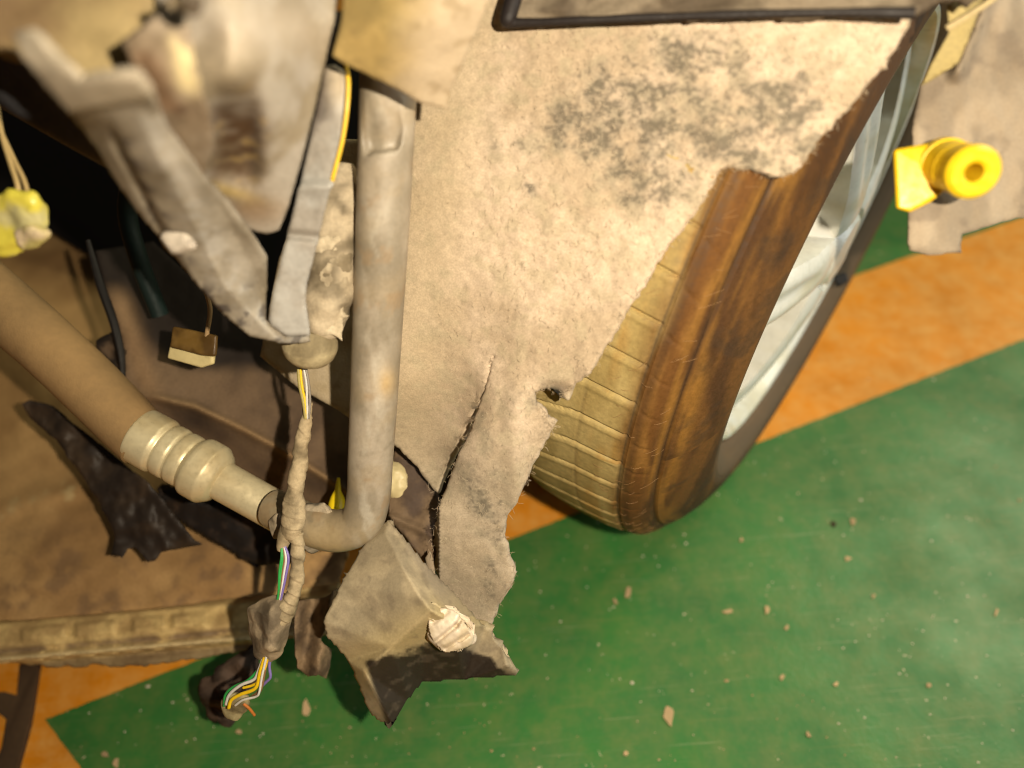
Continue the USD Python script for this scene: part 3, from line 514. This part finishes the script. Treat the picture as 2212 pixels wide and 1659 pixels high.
def plate_col(v):
    u, w = uv_of(v); n = fbm(v*40, 4, 4); n2 = fbm(v*100, 3, 8)
    c = mix((.31, .275, .225), (.22, .18, .12), ss(.4, .62, n)); c = mix(c, (.44, .37, .29), np.exp(-((u - 600)/140)**2 - ((w - 60)/70)**2)*.7)
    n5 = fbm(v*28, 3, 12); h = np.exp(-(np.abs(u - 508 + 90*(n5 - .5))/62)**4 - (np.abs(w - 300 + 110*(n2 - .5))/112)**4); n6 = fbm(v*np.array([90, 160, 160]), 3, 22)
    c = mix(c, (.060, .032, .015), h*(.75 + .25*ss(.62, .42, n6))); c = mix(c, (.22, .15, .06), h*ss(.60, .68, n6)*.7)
    c = mix(c, (.34, .25, .09), np.exp(-((u - 500)/60)**2 - ((w - 415 - .3*(u - 500))/14)**2)*.8)
    return mix(c, (.19, .12, .06), np.exp(-((u - 550)/75)**2 - ((w - 455)/32)**2)*.75)
put('cover_plate', sheet_mesh([(330, -60, .372), (735, -60, .37), (728, 40, .372), (708, 130, .378), (688, 220, .383), (655, 350, .392), (625, 450, .40), (603, 500, .405), (575, 508, .405), (540, 500, .404), (430, 470, .405), (370, 330, .395), (340, 120, .38)], [(520, 100, .368), (520, 300, .383)], .004, 7, relief=plate_relief, edge=1.0), 'metal', car, plate_col, smooth=True, label='dusty cover plate with a dark hollow')
put('cross_bracket', lumpy(hull([(-60, -60, .305), (400, -60, .315), (425, 60, .318), (450, 250, .345), (452, 340, .365), (400, 310, .355), (300, 150, .325), (180, 190, .318), (60, 60, .308), (-60, 30, .305)], .006), .007, .012, 34, 5), 'dusty', car, dirt((.12, .075, .035), (.27, .205, .095), .46, 26, .16, 2), smooth=True, label='out of focus tan bracket in the top corner')
def gusset_col(v):
    u, w = uv_of(v); n = fbm(v*50, 4, 5); c = mix((.21, .165, .115), (.15, .11, .07), ss(.4, .6, n))
    c = mix(c, (.44, .36, .19), ss(.4, .55, n)*np.exp(-((u - (385 + .12*w))/26)**2)*ss(230, 170, w)); c = mix(c, (.05, .03, .02), np.exp(-((u - 388)/15)**4 - ((w - 236)/9)**4))
    return mix(c, (.11, .065, .035), np.exp(-((u - (300 + .5*(w - 100)))/32)**2)*ss(90, 130, w)*(1 - ss(230, 260, w)))
put('arm_gusset', sheet_mesh([(260, 85, .352), (330, 40, .352), (375, -20, .35), (405, 40, .352), (425, 150, .358), (455, 250, .364), (464, 320, .368), (440, 385, .372), (390, 330, .366), (320, 230, .358)], (), .003, 6, edge=4, relief=lambda u, v: nearer(u, v) + (fbm(np.c_[u/60, v/60, u*0], 2, 2) - .5)*.005), 'dusty', car, gusset_col, smooth=True, label='brown gusset plate with a small hole beside the steel arm')
put('spring_washer', tube_mesh([(380, -12, .25), (398, 12, .25), (420, 20, .25), (425, -6, .25)], .0022, 24, 10), 'black', car, (.05, .035, .02))
horn_col = dirt((.15, .12, .075), (.46, .38, .26), .45, 55, .14, 6)
put('horn', tube_mesh([(744, 355, .462), (742, 400, .463), (734, 450, .465), (726, 500, .467), (718, 560, .47), (712, 640, .476), (704, 690, .482), (694, 722, .486)], [.006, .0128, .0130, .0132, .0142, .0146, .0125, .0095], 70, 32, wob=.0035, wscale=75, seed=4), 'dusty', car, horn_col, smooth=True, label='dust caked horn body between strap and pipe')
put('horn_band', sheet_mesh([(682, 512, .452), (767, 508, .454), (764, 560, .457), (760, 612, .46), (752, 625, .462), (748, 660, .465), (740, 676, .468), (758, 682, .468), (738, 690, .47), (738, 735, .474), (722, 722, .474), (690, 728, .473), (660, 700, .468), (668, 600, .458)], (), .003, 4.5, edge=2.2, seed=8, relief=lambda u, v: (fbm(np.c_[u/22, v/22, u*0], 4, 3) - .5)*.006 + .006*((u - 715)/45)**2), 'dusty', car, dirt((.20, .16, .10), (.50, .42, .29), .42, 60, .14, 9), smooth=True, label='pale torn band around the horn')
put('horn_cup', lathe_mesh(P(672, 700, .485), P(666, 802, .500), [(0, .0001), (0, .0155), (.006, .0172), (.012, .0176), (.015, .0180), (.0175, .0176), (.022, .0160), (.026, .0125), (.028, .0085), (.029, .0001)], 48), 'dusty', car, dirt((.20, .16, .09), (.40, .33, .19), .45, 70), smooth=40, label='rounded olive cup under the horn')
put('yellow_wire', tube_mesh([(742, 120, .392), (752, 170, .392), (750, 230, .395), (742, 290, .40), (732, 335, .404), (720, 380, .408), (716, 400, .412)], .0011, 60, 10), 'wire', car, (.72, .45, .02), label='thin yellow wire beside the strap')

# -- flange and trim at the top
def flange_col(v):
    u, w = uv_of(v); n = fbm(v*40, 4, 4); n2 = fbm(v*150, 3, 5)
    c = mix((.28, .20, .075), (.20, .145, .055), ss(.4, .6, n)); c = mix(c, (.38, .30, .20), ss(835, 985, u + .25*w + 60*(n - .5))); return mix(c, (.16, .11, .045), ss(.55, .75, n2)*.4)
put('flange', sheet_mesh([(742, -60, .345), (1085, -70, .352), (1062, 0, .358), (1015, 110, .372), (975, 200, .385), (968, 238, .390), (938, 230, .387), (908, 224, .383), (868, 200, .376), (795, 164, .366), (740, 138, .36), (718, 122, .357), (736, 40, .35)], [(850, 60, .345)], .0025, 6, relief=lambda u, v: (fbm(np.c_[u/80, v/80, u*0], 3, 2) - .5)*.004), 'felt_flat', car, flange_col, smooth=True, label='olive tan panel edge hanging over the pipe')
def trim_col(v):
    u, w = uv_of(v); n = fbm(v*45, 4, 4); c = mix((.20, .16, .11), (.09, .068, .045), ss(.4, .58, n)); return c
trim = put('top_trim', sheet_mesh([(1118, -60, .424), (1104, 47, .428), (1400, 39, .408), (1700, 30, .388), (1965, 26, .372), (2030, 8, .37), (2120, 4, .368), (2120, -60, .365)], (), .006, 7, relief=lambda u, v: (fbm(np.c_[u/60, v/20, u*0], 3, 2) - .5)*.006), 'dusty', car, trim_col, smooth=True, label='dusty trim bar along the top')
put('trim_edge', tube_mesh([(1130, -70, .420), (1100, 30, .422), (1100, 46, .424), (1130, 49, .422), (1250, 44, .412), (1400, 38, .403), (1600, 31, .390), (1800, 27, .378), (1975, 28, .368)], [.0045, .0045, .0036, .0024, .0021, .0021, .0021, .0021, .003], 140, 12, wob=.0004), 'black', trim, (.014, .010, .009))

# -- bracket panel with the yellow lug at the right
def side_col(v):
    n = fbm(v*np.array([60, 60, 18]), 4, 4); n2 = fbm(v*50, 4, 9); return mix(mix((.35, .285, .205), (.26, .21, .15), ss(.4, .6, n)), (.17, .135, .10), .6*ss(.54, .66, n2))
put('side_panel', sheet_mesh([(2140, -60, .40), (2330, -80, .40), (2330, 470, .43), (2200, 470, .43), (2082, 505, .425), (2080, 545, .426), (2010, 552, .427), (1968, 540, .428), (1965, 470, .425), (1972, 380, .422), (1978, 250, .418), (1990, 180, .415), (2065, 135, .41), (2098, 60, .405)], (), .004, 7, edge=2.5, relief=lambda u, v: (fbm(np.c_[u/70, v/110, u*0], 3, 2) - .5)*.008 - .010*np.exp(-((u - (2110 - .42*(v - 60)))/16)**2)*(1 - ss(150, 190, v))), 'felt_flat', car, side_col, smooth=True, label='blurred grey tan side panel at the right edge')
put('fender_skin', sheet_mesh([(2048, 12, .394), (2060, -60, .392), (2146, -60, .392), (2102, 62, .396), (2070, 138, .402), (1992, 186, .408), (2012, 140, .405), (2052, 70, .398)], (), .002, 8), 'dusty', car, dirt((.40, .32, .14), (.32, .25, .10), .5, 30), smooth=True, label='olive inner fender edge above the rim')
put('fender_rod', tube_mesh([(2044, 62, .392), (2110, 22, .386), (2170, -20, .382)], .0016, 20, 10), 'dusty', car, (.48, .38, .2), label='thin rod beside the top of the rim')
lugc = lambda v: mix((.70, .45, .004), (.62, .50, .32), ss(.54, .62, fbm(v*70, 3, 5))*(uv_of(v)[0] < 2030))
lug = put('yellow_lug', hull([(1938, 330, .408), (1990, 320, .406), (2052, 314, .402), (2050, 395, .402), (2005, 430, .406), (1965, 450, .409), (1944, 444, .41)], .002), 'yellow', car, (.70, .45, .004), smooth=40, label='bright yellow plastic lug with a round hole')
put('lug_barrel', lathe_mesh(P(2030, 352, .410), P(2110, 374, .370), [(0, .0001), (0, .0128), (.002, .0136), (.009, .0136), (.0095, .0126), (.022, .0124), (.0222, .0127), (.0234, .0127), (.0236, .0124), (.034, .0124), (.0355, .0132), (.040, .0130), (.0425, .0110), (.0425, .0064), (.041, .0046), (.012, .0044), (.012, .0001)], 48), 'yellow', lug, dirt((.72, .46, .004), (.70, .48, .01), .5, 80), smooth=35)

# -- corner bracket (star shaped) with white clips
sv = np.array([(820, 1126, .545), (772, 1188, .535), (733, 1262, .527), (694, 1342, .528), (701, 1378, .532), (748, 1428, .540), (772, 1486, .550), (790, 1536, .556), (812, 1560, .560), (836, 1568, .549), (858, 1560, .551), (884, 1515, .556), (914, 1478, .560), (1000, 1472, .556), (1118, 1462, .548), (1128, 1450, .549), (1084, 1392, .545), (1050, 1350, .540), (985, 1278, .536), (920, 1212, .535), (878, 1160, .537), (842, 1120, .539),
               (832, 1150, .530), (868, 1222, .510), (905, 1285, .497), (932, 1318, .492), (845, 1398, .510), (786, 1450, .517), (822, 1520, .532), (846, 1562, .545), (985, 1352, .502), (1095, 1436, .536), (915, 1410, .534)])
stri = Delaunay(sv[:, :2]).simplices; spoly = Polygon(sv[:22, :2])
def star_on():
    from scipy.interpolate import LinearNDInterpolator, NearestNDInterpolator
    a, b = LinearNDInterpolator(sv[:, :2], sv[:, 2]), NearestNDInterpolator(sv[:, :2], sv[:, 2])
    def g(u, v):
        z = a(u, v); bad = np.isnan(z); z[bad] = b(u[bad], v[bad]) if bad.any() else z[bad]; return z
    return g
def star_col(v):
    u, w = uv_of(v); n = fbm(v*55, 4, 4); n2 = fbm(v*140, 3, 6)
    c = mix((.38, .31, .20), (.28, .23, .15), ss(.4, .6, n)); c = mix(c, (.44, .34, .16), np.exp(-((w - (1420 - .5*(u - 800)))/60)**2)*.7)
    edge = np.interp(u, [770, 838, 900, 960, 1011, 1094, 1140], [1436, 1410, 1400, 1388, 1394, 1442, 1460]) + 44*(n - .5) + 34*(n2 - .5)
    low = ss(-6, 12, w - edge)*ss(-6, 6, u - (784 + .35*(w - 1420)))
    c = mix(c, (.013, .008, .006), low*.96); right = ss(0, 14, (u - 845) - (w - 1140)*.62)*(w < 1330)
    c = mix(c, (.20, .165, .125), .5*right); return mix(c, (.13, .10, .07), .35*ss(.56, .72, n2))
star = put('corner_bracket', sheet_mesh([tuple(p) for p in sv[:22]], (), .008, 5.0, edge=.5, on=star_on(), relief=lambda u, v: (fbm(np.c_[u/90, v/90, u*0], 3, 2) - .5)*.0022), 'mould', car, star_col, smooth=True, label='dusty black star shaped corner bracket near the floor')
def clip_mesh(cx, cy, z, s, seed):
    p = [(-50, -10), (-38, -42), (-10, -50), (22, -38), (44, -8), (52, 22), (30, 38), (0, 45), (-32, 20)]
    pts = [(cx + s*a, cy + s*b, z) for a, b in p] + [(cx + s*a*.55, cy + s*b*.55 - 6*s, z - .012*s) for a, b in p]
    return lumpy(hull(pts, .004), .0016, .0042, 75, seed)
def clip_relief(u, v):
    d = np.hypot((u - 972)/56, (v - 1362)/54); r = -.010*np.sqrt(np.clip(1.02 - d*d, 0, 1))
    for x0, y0, x1, y1, w_, a_ in ((940, 1388, 985, 1352, 5, .0045), (985, 1352, 1000, 1330, 4, .004), (962, 1402, 1010, 1372, 5, .003), (935, 1345, 965, 1322, 5, .0022)):
        dx, dy = x1 - x0, y1 - y0; t = np.clip(((u - x0)*dx + (v - y0)*dy)/(dx*dx + dy*dy), 0, 1); r = r + a_*np.exp(-(np.hypot(u - x0 - t*dx, v - y0 - t*dy)/w_)**2)
    return r + (fbm(np.c_[u/16, v/16, u*0], 3, 3) - .5)*.002
clipw = put('white_clip', sheet_mesh([(926, 1330, .506), (944, 1312, .506), (968, 1312, .506), (990, 1322, .505), (1006, 1346, .505), (1022, 1368, .506), (1029, 1388, .507), (1012, 1400, .508), (985, 1408, .508), (962, 1412, .508), (944, 1398, .508), (928, 1374, .507), (922, 1350, .506)], (), .010, 2.6, smooth=True, relief=clip_relief), 'white', star, dirt((.66, .56, .43), (.52, .42, .28), .56, 90), smooth=True, label='crumpled white plastic clip')
put('white_clip', clip_mesh(848, 1042, .60, .80, 5), 'white', car, dirt((.62, .52, .28), (.5, .4, .2), .55, 60), smooth=35, label='cream plastic clip half hidden behind the pipe')
put('duct_frame', sheet_mesh([(850, 972, .598), (868, 978, .596), (900, 1005, .592), (942, 1062, .585), (960, 1100, .58), (935, 1235, .575), (915, 1215, .575), (880, 1165, .578), (840, 1125, .585), (836, 1060, .592)], (), .004, 5, relief=lambda u, v: .005*np.exp(-((v - (1118 + .45*(u - 850)))/10)**2)*-1 + (fbm(np.c_[u/40, v/40, u*0], 3, 2) - .5)*.006), 'dusty', car, dirt((.085, .058, .042), (.17, .115, .068), .48, 60), smooth=True, label='brown duct frame behind the corner bracket')
put('liner_tab', sheet_mesh([(918, 1205, .553), (930, 1190, .552), (936, 1215, .552), (940, 1245, .552), (925, 1240, .553)], (), .002, 4), 'dusty', car, (.28, .22, .15), smooth=True)
put('torn_flap', sheet_mesh([(638, 1300, .60), (700, 1290, .60), (735, 1270, .60), (715, 1330, .598), (690, 1380, .595), (718, 1405, .592), (716, 1440, .592), (706, 1468, .594), (690, 1458, .592), (662, 1462, .588), (645, 1445, .588), (640, 1400, .592)], (), .0025, 5, edge=2.0, relief=lambda u, v: .010*np.sin(u/11.0 + v/60) + (fbm(np.c_[u/25, v/25, u*0], 3, 5) - .5)*.010), 'tape', car, dirt((.10, .068, .042), (.24, .165, .095), .46, 70), smooth=True, label='curled brown torn flap beside the corner bracket')

# ---------------------------------------------------------------- loose things
hz = thing('wiring_harness', 'taped wiring harness hanging with cut coloured wires at its end', 'wiring harness')
tapec = dirt((.20, .155, .09), (.42, .33, .20), .42, 70, .14, 2)
put('tape_wrap', tube_mesh([(664, 868, .515), (662, 910, .517), (652, 960, .52), (646, 1010, .522), (638, 1060, .524), (634, 1105, .526), (632, 1140, .528), (640, 1165, .53)], [.0032, .0042, .0044, .0048, .0058, .0070, .0076, .0044], 220, 28, wob=.0024, wscale=85, seed=3, wrap=.0005, turns=8), 'tape', hz, tapec, smooth=True)
put('tape_wrap', tube_mesh([(640, 1150, .528), (644, 1200, .53), (640, 1250, .531), (630, 1290, .532), (614, 1325, .533), (598, 1345, .534)], [.0044, .0044, .0046, .0050, .0056, .0050], 150, 24, wob=.0018, wscale=90, seed=6, wrap=.0008, turns=8), 'tape', hz, tapec, smooth=True)
put('tape_wrap', tube_mesh([(628, 1130, .529), (614, 1165, .53), (608, 1190, .531)], [.0062, .0052, .0035], 30, 18, wob=.0012, wscale=90, seed=8), 'tape', hz, tapec, smooth=True)
put('tape_end', lumpy(hull([(540, 1316, .545), (606, 1290, .535), (632, 1310, .535), (606, 1405, .54), (584, 1424, .545), (556, 1410, .548), (548, 1370, .55), (585, 1330, .525), (585, 1390, .53)], .003), .003, .003, 90, 4), 'tape', hz, dirt((.13, .10, .065), (.36, .28, .18), .47, 70, .14, 8), smooth=40, label='wide loose end of the tape with wires coming out')
WC_ = dict(green=(.03, .33, .07), white=(.62, .60, .55), purple=(.20, .15, .42), yellow=(.80, .52, .01), brown=(.24, .13, .06), olive=(.36, .30, .10), orange=(.5, .16, .03), grey=(.25, .22, .18))
def wire(color, pts, r=.0009): put('wire', tube_mesh(pts, r, 40, 8), 'wire', hz, WC_[color], smooth=True, label=color + ' wire')
for k, (c, dx) in enumerate((('olive', -9), ('yellow', -4), ('white', 6), ('grey', 11))):
    wire(c, [(652 + dx*.8, 796, .506), (656 + dx, 830, .508), (662 + dx*.7 - 3*(k == 2), 870, .5105), (663 + dx*.3, 905, .513)], .0012 if k == 0 else .0009)
for k, (c, dx) in enumerate((('green', -8), ('green', -5), ('brown', -1), ('white', 2), ('purple', 7))):
    wire(c, [(612 + dx*.4, 1178, .528), (616 + dx, 1205, .527), (612 + dx, 1235, .528), (606 + dx*.5, 1280, .53), (600 + dx*.3, 1312, .534)], .0010)
wire('yellow', [(574, 1412, .542), (562, 1450, .543), (552, 1486, .545), (520, 1500, .548), (500, 1512, .55), (494, 1530, .552)], .0013)
wire('yellow', [(580, 1412, .542), (572, 1445, .544), (560, 1470, .546), (546, 1480, .548), (525, 1486, .55)], .0010)
wire('white', [(572, 1412, .543), (558, 1450, .546), (548, 1468, .548), (520, 1480, .55), (496, 1500, .553), (488, 1522, .556)], .0012)
wire('white', [(577, 1412, .540), (566, 1460, .541), (560, 1495, .543), (552, 1505, .545), (525, 1512, .548), (508, 1524, .552)], .0009)
wire('brown', [(579, 1412, .543), (570, 1455, .545), (562, 1490, .548), (545, 1506, .552)], .0014)
wire('purple', [(585, 1408, .543), (582, 1440, .545), (584, 1462, .546), (574, 1474, .548), (562, 1486, .551)], .0011)
wire('green', [(560, 1445, .549), (535, 1470, .552), (505, 1484, .555), (488, 1500, .558), (484, 1525, .56)], .0011)
wire('orange', [(526, 1520, .555), (538, 1530, .557), (550, 1545, .562)], .0011)
put('wire_end', lumpy(hull([(486, 1515, .565), (505, 1505, .555), (530, 1508, .556), (528, 1528, .562), (510, 1546, .568), (492, 1540, .57)], .003), .003, .002, 140, 3), 'tape', hz, dirt((.18, .15, .08), (.40, .34, .18), .45, 90), smooth=35, label='olive taped end of the cut wires')
rag = put('rag', lumpy(hull([(444, 1484, .66), (470, 1468, .655), (520, 1425, .65), (545, 1408, .655), (550, 1440, .655), (500, 1500, .655), (490, 1545, .665), (462, 1540, .67), (448, 1520, .67)], .006), .004, .008, 70, 5), 'tape', None, dirt((.030, .020, .014), (.085, .055, .038), .5, 70), smooth=True, label='dark brown crumpled rag behind the cut wire ends', cat='rag')
yc = thing('connector', 'dusty yellow connector hanging on two wires at the left edge', 'connector')
put('housing', lumpy(hull([(-40, 440, .40), (30, 425, .395), (70, 430, .395), (90, 462, .40), (88, 485, .40), (60, 500, .405), (30, 535, .41), (-40, 540, .41)], .003), .003, .0055, 90, 5), 'yellow', yc, dirt((.55, .48, .06), (.42, .38, .18), .5, 80), smooth=True)
put('seal', lumpy(hull([(45, 505, .40), (70, 495, .396), (96, 505, .398), (82, 525, .402), (55, 530, .405)], .002), .003, .003, 120, 7), 'tape', yc, dirt((.5, .40, .26), (.42, .36, .12), .5, 90), smooth=35)
for k, pts in enumerate(([(-6, 230, .415), (4, 290, .41), (22, 350, .405), (38, 400, .40), (42, 440, .40)], [(0, 280, .42), (30, 345, .415), (52, 390, .41), (64, 435, .405)])):
    put('wire', tube_mesh(pts, .0013, 40, 10), 'wire', yc, (.42, .30, .13), smooth=True)
cc = thing('connector', 'small cream connector with dark top hanging below the steel arm', 'connector')
put('housing', lumpy(hull([(368, 770, .575), (382, 712, .57), (463, 730, .565), (458, 782, .568), (436, 788, .57), (405, 780, .572), (390, 735, .59), (450, 755, .59)], .002), .004, .0006, 90, 2), 'white', cc, lambda v: mix((.62, .52, .26), (.10, .055, .012), ss(762, 748, uv_of(v)[1] - .28*(uv_of(v)[0] - 415))), smooth=35)
put('cap', lumpy(hull([(379, 711, .566), (465, 729, .561), (462, 764, .562), (438, 762, .563), (374, 746, .567), (390, 725, .585), (455, 745, .585)], .002), .004, .0006, 90, 4), 'white', cc, dirt((.075, .040, .010), (.15, .085, .02), .5, 90), smooth=35, label='dark brown upper half')
put('wire', tube_mesh([(446, 632, .55), (454, 670, .555), (448, 715, .56), (444, 745, .565)], .0017, 30, 10), 'wire', cc, (.36, .24, .12), smooth=True)
# rubber strip lying on the orange paint, lower left
def on_floor(name, pts, th_, mat, col, **kw):
    X = np.array([F(a, b) for a, b in pts])[:, :2]
    m = trimesh.creation.extrude_polygon(Polygon(X).buffer(-.0008).buffer(.0008), th_, engine='earcut'); m.apply_translation([0, 0, .0022])
    return put(name, m, mat, None, col, smooth=30, **kw)
on_floor('rubber_strip', [(52, 1440), (92, 1440), (86, 1485), (72, 1570), (50, 1650), (30, 1720), (-30, 1760), (-10, 1680), (14, 1620), (24, 1560), (-8, 1535), (-6, 1505), (18, 1500), (46, 1508)], .006, 'rubber', dirt((.05, .028, .014), (.10, .06, .03), .5, 60), label='dark rubber strip lying on the orange floor at the lower left', cat='rubber strip')
# grit lying on the green paint
spots = [(664, 1532, 9, 20, 0.1), (518, 1583, 7, 6, 0), (256, 1650, 11, 10, 0), (470, 1515, 3, 3, 0), (1446, 1640-90, 13, 22, -.2), (1570, 1372-50, 14, 6, .1), (1655, 1340-20, 6, 9, 0), (1698, 1357, 5, 7, 0), (1838, 1130, 9, 9, 0), (1800, 1135, 8, 6, .5), (1830, 1210, 9, 6, .3), (1356, 1282, 10, 12, .2), (1330, 1300, 7, 7, 0), (1690, 1466, 7, 7, 0), (1805, 1480, 8, 5, 0), (1745, 1590, 5, 9, -.2), (2004, 1483, 6, 6, 0), (1885, 1290, 6, 6, 0), (1352, 1630, 6, 6, 0), (230, 1632, 9, 8, .3), (1600, 1170, 5, 6, 0), (2150, 1325, 4, 9, .4)]
flake_words = ['long pale splinter of grit left of the star shaped bracket', 'round tan flake below the harness wire ends', 'largest round flake near the bottom left corner of the green paint', 'tiny flake left of the dark rag',
 'largest long flake right of the star bracket tip, near the bottom', 'flat pale flake between the bracket tip and the tyre', 'upper flake of a close pair below the tyre', 'lower flake of a close pair below the tyre', 'tan flake beside the dark crumb, right of the tyre', 'small black crumb on the green floor right of the tyre',
 'tan flake just below the black crumb', 'rounded flake right of the felt flap end', 'small flake under the flat pale flake', 'tan flake in the middle of the green floor', 'flat flake right of the middle of the green floor', 'narrow flake low on the green floor, right of centre',
 'flake furthest toward the lower right of the green floor', 'pale flake at the right middle of the green floor', 'small flake at the bottom edge below the largest long flake', 'flake beside the bottom left corner flake', 'small flake closest to the tyre', 'thin curved flake near the right edge of the picture']
for k, (u, v, a, b, rot) in enumerate(spots):
    ang = np.sort(rng.uniform(0, 6.28, 9)); rr = rng.uniform(.75, 1.1, 9)
    p = [(u + a*r_*math.cos(t)*math.cos(rot) - b*r_*math.sin(t)*math.sin(rot), v + a*r_*math.cos(t)*math.sin(rot) + b*r_*math.sin(t)*math.cos(rot)) for t, r_ in zip(ang, rr)]
    X = np.array([F(*q_) for q_ in p])[:, :2]; poly = Polygon(X).convex_hull
    m = trimesh.creation.extrude_polygon(poly, .0013 + .0008*rng.uniform(), engine='earcut'); m.apply_translation([0, 0, .0019])
    tone = np.array((.52, .36, .19))*rng.uniform(.75, 1.15)
    if k == 9: tone = np.array((.05, .04, .02))
    put('grit_flake', m, 'chip', None, tone, smooth=False, label=flake_words[k], cat='grit flake', group='grit flakes on the green floor')
# fine grit scattered over the green paint
pts_, fcs_ = [], []
ico = trimesh.creation.icosphere(0, 1.0)
for k in range(520):
    u, v = rng.uniform(100, 2212), rng.uniform(760, 1659); c = F(u, v)
    if c @ np.array([1, 0, 0]) < -0.45: continue
    r_ = rng.uniform(.0003, .0011)*(1.6 if rng.uniform() < .12 else 1)
    pts_.append(ico.vertices*np.array([r_*rng.uniform(.7, 1.8), r_, r_*.6]) + [c[0], c[1], .0021]); fcs_.append(ico.faces + 12*k*0 + 12*(len(pts_) - 1))
tone = lambda v: mix((.62, .55, .40), (.40, .27, .13), ss(.45, .6, fbm(v*9, 2, 4)))
put('dust', (np.vstack(pts_), np.vstack(fcs_)), 'chip', None, tone, smooth=False, label='fine pale grit scattered over the green floor', cat='grit', kind='stuff')
